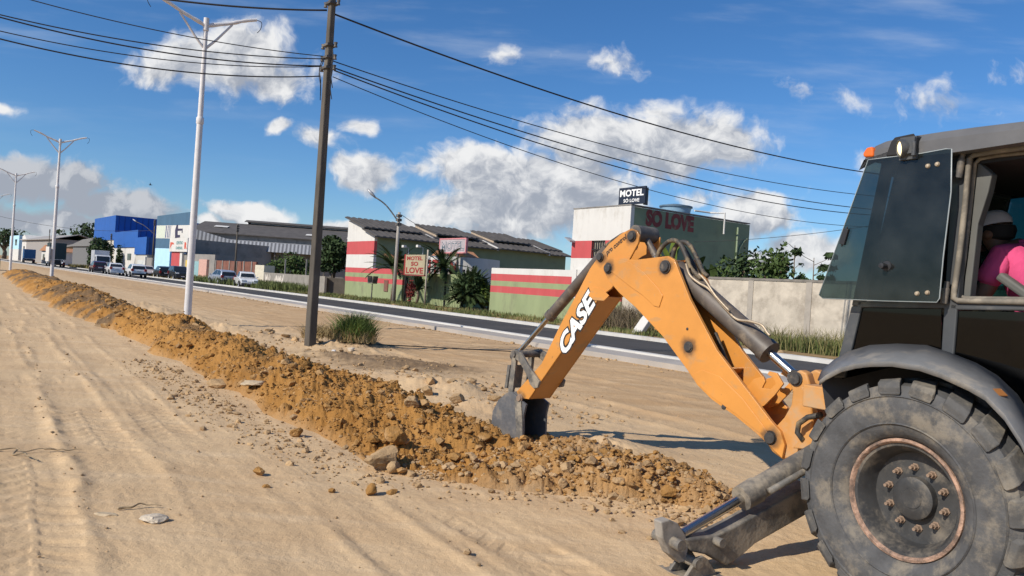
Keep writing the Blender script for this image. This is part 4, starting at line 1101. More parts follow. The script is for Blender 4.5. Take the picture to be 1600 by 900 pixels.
ht, hz = S(1549, 366, .06)                      # head centre
op = thing('person', BO+BT*SEAT_T+BN*.06+Vector((0, 0, 1.36)), math.atan2(BT.y, BT.x), 'driver in pink shirt and white cap, head bowed, seated in the dark cab', 'person')
hx, hz = ht-SEAT_T, hz-1.36                        # in the person's own frame: x = facing, z up from the seat
sx, sz = hx-.145, hz-.085                         # base of the neck
J = [((0, 0, .10), (.16, .15)), ((-.03, 0, .28), (.15, .13)), ((sx-.05, 0, sz-.10), (.17, .13)), ((sx, 0, sz), (.075, .07)), ((hx-.05, 0, hz-.10), (.06, .06)), ((hx-.012, 0, hz-.01), (.095, .082)), ((hx-.015, 0, hz+.07), (.082, .075))]
E = [(0, 1), (1, 2), (2, 3), (3, 4), (4, 5), (5, 6)]
for sg in (1, -1):
    k = len(J)
    J += [((sx-.03, .19*sg, sz-.07), .062), ((sx+.05, .25*sg, sz-.32), .05), ((sx+.26, .19*sg, sz-.42), .038), ((sx+.33, .16*sg, sz-.40), (.03, .022))]
    E += [(2, k), (k, k+1), (k+1, k+2), (k+2, k+3)]
    k = len(J)
    J += [((.12, .11*sg, .06), .09), ((.46, .15*sg, .06), .065), ((.52, .15*sg, -.32), .048), ((.62, .15*sg, -.36), .035)]
    E += [(0, k), (k, k+1), (k+1, k+2), (k+2, k+3)]
body = skinfig('body', J, E, SKIN_M, op, 0)
# face: nose, brow, lips, ears, eyes
MB().tube([(hx+.072, 0, hz+.028), (hx+.092, 0, hz+.005), (hx+.112, 0, hz-.022), (hx+.085, 0, hz-.034)], [.008, .013, .019, .012], 8).build('nose', SKIN_M, body, smooth='all')
MB().tube([(hx+.066, -.022, hz-.062), (hx+.082, 0, hz-.060), (hx+.066, .022, hz-.062)], [.006, .010, .006], 8).build('mouth', SKIN_M, body, smooth='all')
MB().tube([(hx+.05, -.03, hz-.088), (hx+.072, 0, hz-.094), (hx+.05, .03, hz-.088)], [.015, .02, .015], 8).build('chin', SKIN_M, body, smooth='all')
for sg in (1, -1): MB().lathe([(0, .012), (.018, .012), (.028, .004), (.03, -.006)], (hx-.025, .085*sg, hz-.01), (0, sg, 0), 12).build('ear', SKIN_M, body, smooth='all')
for sg in (1, -1): MB().lathe([(0, .006), (.008, .003), (.01, -.004)], (hx+.072, .032*sg, hz+.018), (1, .2*sg, 0), 10).build('eye', HAIRM, body)
for sg in (1, -1):
    hb = Vector((sx+.33, .16*sg, sz-.40))
    for i in range(4):
        p = hb+Vector((.03, (-.027+.018*i), .004)); L_ = (.055, .066, .062, .048)[i]
        MB().tube([p-Vector((.03, 0, 0)), p+Vector((L_*.4, 0, .006)), p+Vector((L_*.75, 0, -.012)), p+Vector((L_*.8, 0, -.038))], [.010, .0095, .009, .007], 8).build('finger', SKIN_M, body, smooth='all')
    p = hb+Vector((-.01, -.03*sg, 0)); MB().tube([p, p+Vector((.03, -.022*sg, -.01)), p+Vector((.055, -.018*sg, -.03))], [.013, .011, .008], 8).build('thumb', SKIN_M, body, smooth='all')
JS = [((0, 0, .04), (.175, .165)), ((-.03, 0, .26), (.17, .15)), ((sx-.055, 0, sz-.10), (.185, .15)), ((sx-.01, 0, sz-.005), (.088, .085)), ((sx+.012, 0, sz+.03), (.078, .075))]
ES = [(0, 1), (1, 2), (2, 3), (3, 4)]
for sg in (1, -1):
    k = len(JS); JS += [((sx-.03, .20*sg, sz-.07), .080), ((sx+.035, .25*sg, sz-.25), .074)]; ES += [(2, k), (k, k+1)]
skinfig('shirt', JS, ES, PINK, body, 0)
JT = [((0, 0, .10), (.180, .168))]; ET = []
for sg in (1, -1):
    k = len(JT); JT += [((.12, .11*sg, .06), .10), ((.46, .15*sg, .06), .078), ((.52, .15*sg, -.28), .06)]; ET += [(0, k), (k, k+1), (k+1, k+2)]
skinfig('trousers', JT, ET, TROUS, body, 0)
tl = Matrix.Rotation(rad(14), 3, 'Y')
def capv(p): return tl @ Vector(p)+Vector((hx-.008, 0, hz+.045))
mb = MB(); rings = [(0, .096), (.03, .096), (.06, .086), (.085, .062), (.098, .03)]
vs = []; fs = []; ns = 24
for z, r in rings:
    for k in range(ns):
        a = 2*math.pi*k/ns; vs.append(capv((math.cos(a)*r*1.12, math.sin(a)*r*.95, z)))
vs.append(capv((0, 0, .101)))
for i in range(len(rings)-1):
    for k in range(ns): fs.append((i*ns+k, i*ns+(k+1) % ns, (i+1)*ns+(k+1) % ns, (i+1)*ns+k))
fs += [((len(rings)-1)*ns+k, (len(rings)-1)*ns+(k+1) % ns, len(vs)-1) for k in range(ns)]
mb.add(vs, fs)
pk = [capv((math.cos(a)*.107, math.sin(a)*.091, .006)) for a in np.radians(np.arange(-75, 76, 15))]
po = [capv((math.cos(a)*.105+.075*max(0, math.cos(a)), math.sin(a)*.088, -.012*math.cos(a))) for a in np.radians(np.arange(-75, 76, 15))]
mb.strip(pk, po, .006)
cap = mb.build('cap', CAPM, body, smooth=True, fix=True)
text('ABC', 'cap_print', BLACK_DECAL, cap, capv((.03, .095, .022)), tl @ Vector((-1, 0, 0)), (0, 0, 1), .05, .018, .02) if False else None
MB().lathe([(0, .0), (.088, 0), (.094, -.03), (.08, -.075), (.05, -.09)], (hx-.04, 0, hz+.045), (0.1, 0, 1), 20).build('hair', HAIRM, body, smooth=True)
# ------------------------------------------------------------------ painted walls and buildings
WALL_W = mat('whitewash_wall', (.60,.585,.55), .9, var=.06, scale=1.2, dirt=(.36,.32,.26), dirt_amt=.30, dirt_scale=1.1, bump=.1, bscale=12, stretch=(1,1,.4))
WALL_R = mat('red_wall_paint', (.47,.075,.078), .85, var=.10, scale=1.5, dirt=(.36,.16,.13), dirt_amt=.3, dirt_scale=1.2, stretch=(1,1,.4))
WALL_G = mat('sage_wall_paint', (.255,.30,.155), .9, var=.10, scale=1.2, dirt=(.17,.17,.11), dirt_amt=.42, dirt_scale=.9, bump=.1, bscale=10, stretch=(1,1,.4))
WALL_DG = mat('sage_upper_wall', (.22,.27,.17), .9, var=.10, scale=.9, dirt=(.16,.17,.12), dirt_amt=.3, dirt_scale=.5)
ROOF_T = mat('fibre_cement_roof', (.095,.085,.077), .9, var=.25, scale=1.2, dirt=(.055,.05,.046), dirt_amt=.5, dirt_scale=.8, bump=.3, bscale=6)
WOODM = mat('roof_timber', (.42,.33,.24), .85, var=.2)
CONCW = mat('weathered_block_wall', (.50,.44,.355), .92, var=.20, scale=1.6, dirt=(.25,.21,.165), dirt_amt=.55, dirt_scale=.9, bump=.3, bscale=14)
GREYW = mat('grey_render', (.25,.235,.215), .92, var=.18, scale=.6, dirt=(.10,.095,.09), dirt_amt=.4, dirt_scale=.4)
DARKW = mat('dark_opening', (.018,.018,.02), .9, var=.2)
GLASSD = mat('dark_window_glass', (.02,.024,.028), .08, var=.1, spec=.7)
METALG = mat('galvanised_sheet', (.36,.37,.39), .45, metal=.3, var=.15, scale=2)
RUSTW = mat('rusty_sheet_wall', (.19,.075,.05), .85, var=.3, scale=.8, dirt=(.15,.11,.09), dirt_amt=.5, dirt_scale=.6)
TILE = mat('clay_roof_tile', (.42,.20,.10), .85, var=.25, scale=5)
SIGNRED = mat('sign_red', (.27,.028,.025), .7, var=.1)
DARKRED = mat('faded_red_letters', (.22,.05,.045), .85, var=.2, scale=3, dirt=(.22,.25,.16), dirt_amt=.3, dirt_scale=2)
X_ = (-1, 0, 0); Z_ = (0, 0, 1)
def wrec(name, a, b, label, cat, group=None, z=-.03):
    return thing(name, AB(a, b+0, z), ROADROT, label, cat, group)
FB = 26.8                                         # the motel's building line
# local frame of these: x = further along the road, y = towards the road, z up
# --- motel wing: striped end wall and a deep row of rooms under stepped roofs
A0 = on_b(586, 364, FB)[0]; A1 = on_b(545, 343, FB)[0]
wing = wrec('motel_wing', A0, FB, 'long green motel wing with stepped dark roofs and a red and white striped end', 'building')
WD = A1-A0
def band(parent, x0, x1, bands, y=0.0, th=.25, name='wall', top=None):
    for (z0, z1, m) in bands:
        mb = MB(); mb.span(x0, x1, y-th, y, z0, z1); mb.build(name, m, parent)
zb = lambda x, y: on_b(x, y, FB)[1]
z1, z2, z3, z4, z5 = zb(540,436), zb(540,426)-.0, zb(541,418), zb(542.5,397), zb(544,376)
z1, z2, z3, z4, z5 = zb(539.5,438), zb(540,431), zb(540.5,424.5), zb(541,417), zb(541,397)
z6 = zb(543,377); zt = zb(545,344)
band(wing, 0, WD, [(0,z1,WALL_G),(z1,z2,WALL_R),(z2,z3,WALL_G),(z3,z4,WALL_R),(z4,z5,WALL_W),(z5,z6,WALL_R)])
zr = zb(586,366)
MB().prism([(0, z6), (WD, z6), (WD, zt), (WD*.62, zt-.35), (0, zr)], -.25, 0).build('gable_wall', WALL_W, wing)
DEEP = 20.5
MB().span(.0, .25, -DEEP, -.255, 0, zr-.15).build('side_wall', WALL_DG, wing)
MB().span(WD-.25, WD, -DEEP, -.255, 0, zt-.2).build('side_wall', WALL_G, wing)
MB().span(.25, WD-.25, -DEEP, -DEEP+.2, 0, zr).build('rear_wall', WALL_G, wing)
def slab(x0, z0, x1, z1, y0, y1, m=ROOF_T, th=.09, name='roof', bevel=0):
    mb = MB(); mb.prism([(x0, z0), (x1, z1), (x1, z1+th), (x0, z0+th)], y0, y1)
    n = int(abs(y1-y0)/.55)
    for i in range(n):       # corrugation ribs of the sheeting
        y = min(y0, y1)+(i+.5)*abs(y1-y0)/n
        mb.prism([(x0, z0+th), (x1, z1+th), (x1, z1+th+.05), (x0, z0+th+.05)], y-.13, y+.13)
    return mb.build(name, m, wing)
slope = (zt-zr)/WD
segs = [(-.0, 5.2, .10), (5.2, 6.6, -.12), (6.6, 11.2, .16), (11.2, 12.8, -.12), (12.8, 17.2, .16), (17.2, 20.8, -.1)]
for y0, y1, up in segs:
    x0 = 1.4 if up > 0 else .9
    slab(x0, zr+slope*x0+up+.12, WD+.08, zt+up+.12, -y1, -y0+(.35 if y0 == 0 else 0))
    if up > 0: MB().prism([(x0+.1, zr+slope*x0+.1), (WD, zt+.05), (WD, zt+up+.12), (x0+.1, zr+slope*x0+up+.12)], -y0-.2 if y0 else -.4, -y0-.05 if y0 else -.3).build('roof_gable_board', WOODM, wing)
for y0, y1 in ((-.35, 6.0), (6.0, 12.1), (12.1, 18), (18, 20.8)):
    dz = .0 if y0 in (-.35, 12.1) else -.10
    slab(-.75, zr-.75*slope-.05+dz, 1.9, zr+1.9*slope+.0+dz, -y1, -y0)
for y in (5.8, 11.9, 17.9): MB().prism([(-.72, zr-.75*slope-.2), (1.9, zr+1.9*slope-.12), (1.9, zr+1.9*slope+.16), (-.72, zr-.75*slope+.08)], -y-.07, -y+.07).build('barge_board', WALL_W, wing)
for k, y in enumerate((13.4, 16.4, 18.6, 19.6)):
    c = MB().span(-.34, 0, -y-.45, -y+.45, 2.55, 3.05).build('air_conditioner', WALL_W, wing)
    MB().span(-.36, -.342, -y-.25, -y+.15, 2.6, 3.0).build('fan_grille', DARKW, c)
for k, y in enumerate((12.2, 15.2, 17.6)):
    MB().prism([(-.9, 2.75), (0, 3.25), (0, 3.33), (-.9, 2.83)], -y-1.0, -y+.6).build('door_canopy', TILE if k else RUSTW, wing)
    MB().span(-.03, -.003, -y-.4, -y+.4, 0, 2.1).build('door', DARKRED, wing)
MB().prism([(-.8, 3.35), (0, 3.75), (0, 3.83), (-.8, 3.43)], -2.9, -.9).build('door_canopy', TILE, wing)
wd = MB().span(-.03, -.003, -2.6, -1.6, 1.9, 3.2).build('window', GLASSD, wing)
# --- front boundary wall left of the gate, and its meter box
A2 = on_b(629, 440, FB)[0]
lw = wrec('boundary_wall', A2, FB-.02, 'low green wall with two red stripes joined to the striped motel end, left of the sign', 'wall')
band(lw, 0, A0-A2-.003, [(0,z1,WALL_G),(z1,z2,WALL_R),(z2,z3,WALL_G),(z3,z4,WALL_R)], th=.2)
mx = on_b(604, 447, FB)
MB().span(mx[0]-A2-.35, mx[0]-A2+.35, .0, .06, mx[1]-.4, mx[1]+.5).build('meter_box', RUSTW, lw)
# --- gate posts, sliding gate, round reception with its red letters
gw = wrec('motel_gate', on_b(722, 470, FB+.3)[0], FB+.3, 'pale green ribbed sheet gate between sign post and dark cycad bush', 'gate')
GL = on_b(634, 470, FB)[0]-on_b(722, 470, FB)[0]
mb = MB(); mb.span(0, GL, -.04, 0, .05, 2.35)
for i in range(int(GL/.22)): mb.span(.08+i*.22, .18+i*.22, 0, .03, .1, 2.3)
mb.build('gate_panel', WALL_G, gw)
for x in (GL*.28, GL, 0): MB().span(x-.07, x+.07, -.05, .09, 0, 2.7).build('gate_post', DARKW, gw)
rcx = on_b(722, 440, FB+4.0)
rc = thing('reception_tower', AB(rcx[0]+.6, FB+4.2, 0), ROADROT, 'round white reception drum with big red letters behind the MOTEL SO LOVE sign', 'building')
R_ = 3.0; zt2 = on_b(770, 402, FB+1.2)[1]+.1
mb = MB(); mb.lathe([(R_, 0), (R_, zt2-2.0)], (0, 0, 0), (0, 0, 1), 48); mb.build('drum_base', WALL_G, rc, smooth='all')
mb = MB(); mb.lathe([(R_, zt2-2.0), (R_, zt2), (R_-.2, zt2), (R_-.2, zt2-.3), (0, zt2-.3)], (0, 0, 0), (0, 0, 1), 48); mb.build('drum_wall', WALL_W, rc, smooth=True)
for ch, an in (('M', 138), ('O', 122), ('T', 108), ('E', 93), ('L', 79)):
    a = rad(an); c = Vector((math.cos(a)*(R_+.02), math.sin(a)*(R_+.02), zt2-1.55)); xd = Vector((math.sin(a), -math.cos(a), 0))
    text(ch, 'wall_letter', SIGNRED, rc, c-xd*.3, xd, Z_, .6, 1.25, .03, 0, .02)
for x, y in ((-1.6, .6), (.8, 1.2), (1.9, -.8)):
    MB().prism([(x-.9, zt2+.05), (x+.9, zt2+.05), (x, zt2+.5)], y-.6, y+.6).build('tiled_hood', TILE, rc)
# --- low striped wall running to the tall block
A3 = on_b(765, 470, FB)[0]; A4 = on_b(973, 420, FB)[0]
sw = wrec('street_wall', A4, FB, 'low white topped wall with red bands along the verge, right of the cycad', 'wall')
w1, w2, w3, w4, w5 = zb(830,460), zb(830,449), zb(830,440.5), zb(830,429), zb(830,421.5)
SWL = A3-A4
band(sw, 0, SWL, [(0,w1,WALL_G),(w1,w2,WALL_R),(w2,w3,WALL_G),(w3,w4,WALL_R),(w4,w5+.08,WALL_W)], th=.2)
px_ = on_b(897, 450, FB)[0]-A4
for i, (q0, q1, m) in enumerate(((0, w1, WALL_G), (w1, w5+.12, WALL_W))): MB().span(px_-.18, px_+.18, .002, .06, q0, q1).build('pilaster', m, sw)
# --- tall block with SO LOVE
B0 = on_b(973, 420, FB)[0]; B1 = on_b(884, 420, FB)[0]; BLW = B1-B0
blk = wrec('motel_block', B0, FB+.32, 'tall flat roofed block, white and red front, green side painted SO LOVE', 'building')
ht_ = zb(973, 319); hs = zb(929, 374); hr = zb(929, 402)
BD = on_a(1162, 350, B0)[0]-FB+.25
band(blk, 0, BLW, [(0, hr, WALL_W)], name='front_wall')
winx0 = on_b(938, 390, FB)[0]-B0; winx1 = on_b(917, 390, FB)[0]-B0
MB().span(winx1, BLW, -.25, 0, hr, hs).build('front_wall', WALL_R, blk)
MB().span(0, winx0, -.25, 0, hr, hs).build('front_wall', WALL_R, blk)
MB().span(0, BLW, -.25, 0, hs, ht_).build('front_wall', WALL_W, blk)
fw = MB().span(winx0, winx1, -.20, -.14, hr, hs).build('window', mat('curtained_window', (.40,.36,.28), .4, var=.15, scale=3), blk)
mb = MB()
for i in range(7): x = winx0+(winx1-winx0)*i/6; mb.span(x-.025, x+.025, -.06, -.02, hr, hs)
mb.span(winx0, winx1, -.065, -.015, (hr+hs)/2-.03, (hr+hs)/2+.03); mb.build('window_bars', DARKW, fw)
MB().span(0, .25, -BD, -.253, 0, ht_-.05).build('side_wall', WALL_DG, blk)
MB().span(BLW-.25, BLW, -BD, -.253, 0, ht_-.05).build('side_wall', WALL_G, blk)
MB().span(.25, BLW-.25, -BD, -BD+.25, 0, ht_-.05).build('rear_wall', WALL_G, blk)
MB().span(.25, BLW-.25, -BD+.25, -.25, ht_-.5, ht_-.4).build('flat_roof', GREYW, blk)
mb = MB()
ndz = .06
for x0, x1, y0, y1 in ((-.03,.28,-BD,-.25), (-.03, BLW+.03, -.28, .03), (BLW-.28, BLW+.03, -BD, -.25)): mb.span(x0, x1, y0, y1, ht_-.03 if False else ht_+.002, ht_+ndz)
mb.build('parapet_cap', GREYW, blk)
la = on_a(996, 350, B0)[0]-(FB-.25); lb = on_a(1073, 350, B0)[0]-(FB-.25)
z0_ = on_a(1072, 361, B0)[1]; z1_ = on_a(1072, 335, B0)[1]
text('SO LOVE', 'painted_letters', DARKRED, blk, (-.006, -la, z0_), (0, -1, 0), Z_, lb-la, z1_-z0_, .065, 0, .004)
pya = on_a(1140, 380, B0)[0]-(FB-.25)
MB().tube([(-.06, -pya, 0), (-.06, -pya, ht_-.3)], .05, 8).build('drain_pipe', WALL_DG, blk, smooth='all')
MB().tube(smoothp([Vector((-.06, -pya-.15, 0)), Vector((-.06, -pya-.15, ht_-2.2)), Vector((-.06, -pya-.5, ht_-1.2)), Vector((-.06, -pya-.9, ht_-.9))]), .05, 8).build('drain_pipe', WALL_DG, blk, smooth='all')
MB().prism([(BLW-.3, hs-.1), (BLW+.2, hs+.15), (BLW+.2, hs+.2), (BLW-.3, hs)], .0, .0+.4).build('lamp_bracket', METALG, blk)
# sign standing on its roof edge
sgn_a, sgn_z0 = on_b(1007, 320, FB+.6); sgn_l = on_b(966, 320, FB+.6)[0]; sgn_z1 = on_b(986, 293, FB+.6)[1]
rsg = wrec('roof_sign', sgn_a, FB+.6, 'dark blue board reading MOTEL in white on the roof of the tall block', 'sign', z=ht_+.02)
W_ = sgn_l-sgn_a; h0 = .05; h1 = sgn_z1-ht_
MB().span(0, W_, -.12, 0, h0, h1).build('sign_board', mat('navy_sign', (.012,.018,.035), .5, var=.1), rsg, bevel=.01)
text('MOTEL', 'lettering', WHITE_DECAL, rsg, (W_-.10, .004, h0+(h1-h0)*.46), X_, Z_, W_-.2, (h1-h0)*.40, .03)
text('SÓ LOVE', 'lettering', WHITE_DECAL, rsg, (W_*.80, .004, h0+(h1-h0)*.12), X_, Z_, W_*.6, (h1-h0)*.25, .02)
for x in (.2, W_-.2): MB().span(x-.03, x+.03, -.4, -.13, 0, .9).build('sign_leg', STEEL_DK, rsg)
tk = on_a(1056, 326, B0+1.6)
tank = thing('water_tank', AB(B0+1.6, tk[0], ht_-.42), ROADROT, 'blue water tank with dark lid on the roof beside SO LOVE letters', 'water tank')
tz = tk[1]-ht_+.42
MB().lathe([(0,0),(.72,0),(.85,tz+.0),(.88,tz+.02),(.88,tz+.08)], (0,0,0), Z_, 32).build('tank_body', mat('tank_blue', (.22,.36,.48), .5, var=.1), tank, smooth=True)
MB().lathe([(.93,tz+.05),(.93,tz+.13),(.3,tz+.24),(0,tz+.25)], (0,0,0), Z_, 32).build('tank_lid', mat('tank_lid_blue', (.10,.16,.22), .5), tank, smooth=True)
MB().tube([(-.95, -.5, tz-.1), (-1.1, -1.6, tz-.1), (-1.85, -2.0, tz-.12), (-1.85, -2.0, tz-1.3)], .05, 8).build('overflow_pipe', WALL_W, tank)
# --- weathered concrete wall to the right
C1 = A4-.003; C0 = on_b(1700, 500, FB)[0]
cw = wrec('concrete_wall', C0, FB+.1, 'long weathered bare concrete wall behind the boom, right of the painted wall', 'wall')
mb = MB(); ch_ = zb(1180, 437); mb.span(0, C1-C0, -.2, 0, 0, ch_); mb.build('wall_panel', CONCW, cw)
MB().span(0, C1-C0, -.23, .03, ch_, ch_+.10).build('wall_coping', mat('sooty_coping', (.20,.18,.155), .95, var=.3, scale=3), cw)
k = 1.0
while k < C1-C0-1:
    MB().span(k-.13, k+.13, 0, .03, 0, ch_-.003).build('wall_pier', mat('grey_pier', (.36,.32,.27), .92, var=.2, scale=2, dirt=(.2,.17,.13), dirt_amt=.4), cw); k += 2.75
# --- pylon signs
sp_ = on_b(666, 470, 25.0); spL = on_b(634, 405, 25.0); spR = on_b(664, 405, 25.0)
ps = wrec('street_sign', spR[0], 25.0, 'cream board with red words MOTEL SO LOVE on posts before the gate', 'sign', z=0)
PW_ = spL[0]-spR[0]; pz0 = on_b(650, 429, 25)[1]; pz1 = on_b(650, 398, 25)[1]
MB().span(0, PW_, -.25, 0, pz0, pz1).build('sign_board', mat('cream_sign', (.36,.31,.20), .7, var=.1, scale=2), ps, bevel=.01)
MB().span(PW_+.003, PW_+.25, -.3, -.02, pz0-.05, pz1+.03).build('sign_side', SIGNRED, ps)
MB().span(-.02, PW_, -.28, -.0, pz0-.09, pz0-.003).build('sign_frame', DARKRED, ps)
hh = (pz1-pz0)
text('MOTEL', 'lettering', SIGNRED, ps, (PW_*.93, .004, pz0+hh*.72), X_, Z_, PW_*.82, hh*.2, .035)
text('SO', 'lettering', SIGNRED, ps, (PW_*.70, .004, pz0+hh*.43), X_, Z_, PW_*.38, hh*.22, .04)
text('LOVE', 'lettering', SIGNRED, ps, (PW_*.95, .004, pz0+hh*.05), X_, Z_, PW_*.9, hh*.31, .035)
for x in (-.10, PW_+.12): MB().tube([(x, -.14, 0), (x, -.14, pz1+.35)], .055, 10).build('sign_post', mat('pale_post', (.42,.36,.29), .8, var=.2) if x < 0 else DARKW, ps, smooth='all')
for x in (.35, PW_-.35):
    lm = MB().tube([(x, .0, pz1), (x, .0, pz1+.45), (x, .3, pz1+.6)], .03, 6).build('sign_lamp', METALG, ps); MB().box((x, .38, pz1+.56), (.3, .22, .16)).build('lamp_head', WALL_W, lm)
ma, mz = on_b(727, 390, 29.0); ml_ = on_b(688, 380, 29.0)[0]; mz0 = on_b(708, 394, 29)[1]; mz1 = on_b(708, 374, 29)[1]
ms_ = wrec('old_sign', ma, 29.0, 'faded pink framed board with outlined word MOTEL above the round reception', 'sign', z=0)
MW = ml_-ma
MB().span(0, MW, -.12, 0, mz0, mz1).build('sign_board', mat('faded_board', (.42,.37,.38), .8, var=.15, scale=1.5, dirt=(.5,.15,.14), dirt_amt=.25, dirt_scale=1.2), ms_)
mb = MB(); f = .09
mb.span(-f, MW+f, -.14, .03, mz1, mz1+f); mb.span(-f, MW+f, -.14, .03, mz0-f, mz0); mb.span(-f, 0, -.14, .03, mz0, mz1); mb.span(MW, MW+f, -.14, .03, mz0, mz1)
mb.build('sign_frame', mat('pink_frame', (.60,.24,.25), .7, var=.15), ms_)
text('MOTEL', 'lettering', mat('slate_letters', (.09,.14,.17), .7), ms_, (MW*.95, .003, mz0+.12*(mz1-mz0)), X_, Z_, MW*.9, (mz1-mz0)*.72, .05)
text('MOTEL', 'lettering', MATS['faded_board'], ms_, (MW*.95-.02, .008, mz0+.12*(mz1-mz0)+.03), X_, Z_, MW*.9-.04, (mz1-mz0)*.72-.06, .0)
for x in (MW*.3, MW*.7): MB().span(x-.06, x+.06, -.12, 0, 0, mz0-.09).build('sign_post', STEEL_DK, ms_)
# small post box on the verge
hg = on_b(580, 470, 24.6)
pb = wrec('meter_post', hg[0], 24.6, 'small dark tray on a thin post before the green boundary wall', 'post', z=0)
MB().tube([(0, 0, 0), (0, 0, 1.25)], .05, 8).build('post', STEEL_DK, pb); MB().prism([(-.55, 1.85), (-.4, 1.28), (.4, 1.28), (.55, 1.85), (.48, 1.85), (.36, 1.36), (-.36, 1.36), (-.48, 1.85)], -.2, .2).build('tray', STEEL_DK, pb)

# ------------------------------------------------------------------ facades by two measured corners
def facade(name, xl, yl, dl, xr, yr, dr, label, cat, group=None):
    """origin at the right corner; local x runs to the left corner, y points at the viewer"""
    L_ = at_depth(xl, yl, dl); R2 = at_depth(xr, yr, dr); L_.z = R2.z = 0
    d = (L_-R2); e = thing(name, R2, math.atan2(d.y, d.x), label, cat, group)
    return e, d.length
def zat(x, y, d): return at_depth(x, y, d).z
# grey warehouse behind
wh, L = facade('warehouse', 290, 430, 122, 560, 440, 126, 'long grey warehouse with raised ridge vent and a striped metal awning', 'building')
def lerp(a, b, t): return a+(b-a)*t
zwall = 7.6; zrg = 9.9
e0 = zat(300,362,133); e1 = zat(545,383,90)
zt0 = 8.6; 
MB().span(0, L, -.3, 0, 0, zwall).build('front_wall', GREYW, wh)
MB().span(L-.3, L, -24, -.3, 0, zwall).build('end_wall', GREYW, wh); MB().span(0, .3, -24, -.3, 0, zwall).build('end_wall', GREYW, wh)
MB().strip([(-.3, .6, zwall-.1), (-.3, -11.0, zrg)], [(L+.3, .6, zwall-.1), (L+.3, -11.0, zrg)], .12).build('roof', ROOF_T, wh, fix=True)
MB().strip([(-.3, -13.0, zrg), (-.3, -24.5, zwall)], [(L+.3, -13.0, zrg), (L+.3, -24.5, zwall)], .12).build('roof', ROOF_T, wh, fix=True)
rv = MB().prism([(2.0, zrg-.05), (L-7, zrg-.05), (L-7, zrg+.4), (2.0, zrg+.4)], -12.9, -11.1).build('ridge_vent', DARKW, wh)
mb = MB(); mb.strip([(1.5, -10.4, zrg+.4), (1.5, -12.0, zrg+.8), (1.5, -13.6, zrg+.4)], [(L-6.5, -10.4, zrg+.4), (L-6.5, -12.0, zrg+.8), (L-6.5, -13.6, zrg+.4)], .08); mb.build('vent_roof', ROOF_T, rv, fix=True)
MB().span(2.5, L-7.5, -11.1, -11.06, zrg+.12, zrg+.35).build('vent_louvre', METALG, rv)
for x, y in ((L*.30, -3), (L*.86, -5.5), (L*.05, -2.5)):
    z = zwall-.1+(zrg+.1-zwall)*(.6-y)/11.6; MB().box((x, y, z+.13), (2.2, 1.5, .05), Matrix.Rotation(math.atan2(zwall-zrg, 11.6), 3, 'X')).build('skylight', WALL_W, wh)
for i in range(9): x = L*(i+.5)/9; MB().span(x-.16, x+.16, .002, .12, 0, zwall-.3).build('pilaster', GREYW, wh)
mb = MB()
for i in range(int(L/.9)): mb.span(.3+i*.9, .8+i*.9, .003, .03, 2.9, 3.4)
mb.build('vent_block_row', DARKW, wh)
# flat awning strips; rib shading is painted as alternating light and dark greys
ax0, ax1 = 4.0, L+.2; n = int((ax1-ax0)/.30)
am = mat('ribbed_awning_sheet', (.36,.37,.39), .5, metal=.1, var=.12); am2 = mat('painted_rib_shade', (.13,.135,.15), .6, var=.15)
lift = lambda x: max(0, (x-(L-7))/7)*1.7
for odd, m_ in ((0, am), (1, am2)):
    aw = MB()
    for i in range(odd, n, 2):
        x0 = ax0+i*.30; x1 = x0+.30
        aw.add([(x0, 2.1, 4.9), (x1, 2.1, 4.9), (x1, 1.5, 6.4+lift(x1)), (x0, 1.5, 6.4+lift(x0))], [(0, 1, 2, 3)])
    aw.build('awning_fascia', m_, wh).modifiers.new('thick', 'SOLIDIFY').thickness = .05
aw = MB(); xs_ = [ax0+(ax1-ax0)*i/24 for i in range(25)]
aw.strip([(x, 1.45, 6.4+lift(x)) for x in xs_], [(x, .05, 6.6+lift(x)*.3) for x in xs_], .05); aw.build('awning_top', METALG, wh)
for i in range(6): x = ax0+(ax1-ax0)*(i+.4)/6; MB().span(x-.09, x+.09, 1.7, 1.88, 0, 5.1).build('awning_post', STEEL_DK, wh)
# rusty sheet wall in front of it
rw, L = facade('rusty_wall', 331, 440, 100, 398, 448, 89, 'rust red and grey sheet wall behind the parked white pickup', 'wall')
h = zat(365, 408, 95); mb = MB(); mb.span(0, L, -.2, 0, 0, h); mb.build('wall_panel', RUSTW, rw)
for i in range(6): x = L*(i+.5)/6; MB().span(x-.12, x+.12, .002, .08, 0, h+.05).build('wall_pier', GREYW, rw)
g2, L = facade('cream_gate_pillar', 397, 442, 88, 411, 443, 85, 'flaking cream wall stub at the left end of the graffiti wall', 'wall')
MB().span(0, L, -1.2, 0, 0, zat(404, 414, 86)).build('wall_panel', mat('flaking_cream', (.60,.55,.43), .9, var=.15, scale=1.5, dirt=(.25,.22,.17), dirt_amt=.35, dirt_scale=1.4), g2)
g3, L = facade('graffiti_wall', 411, 444, 85, 506, 460, 66.5, 'grey block wall with peeling white graffiti, left of the utility pole', 'wall')
h = zat(450, 428, 75)
MB().span(0, L, -.2, 0, 0, h).build('wall_panel', mat('grey_block', (.27,.245,.21), .92, var=.18, scale=1.5, dirt=(.13,.115,.095), dirt_amt=.4, dirt_scale=1), g3)
mb = MB(); r_ = random.Random(4)
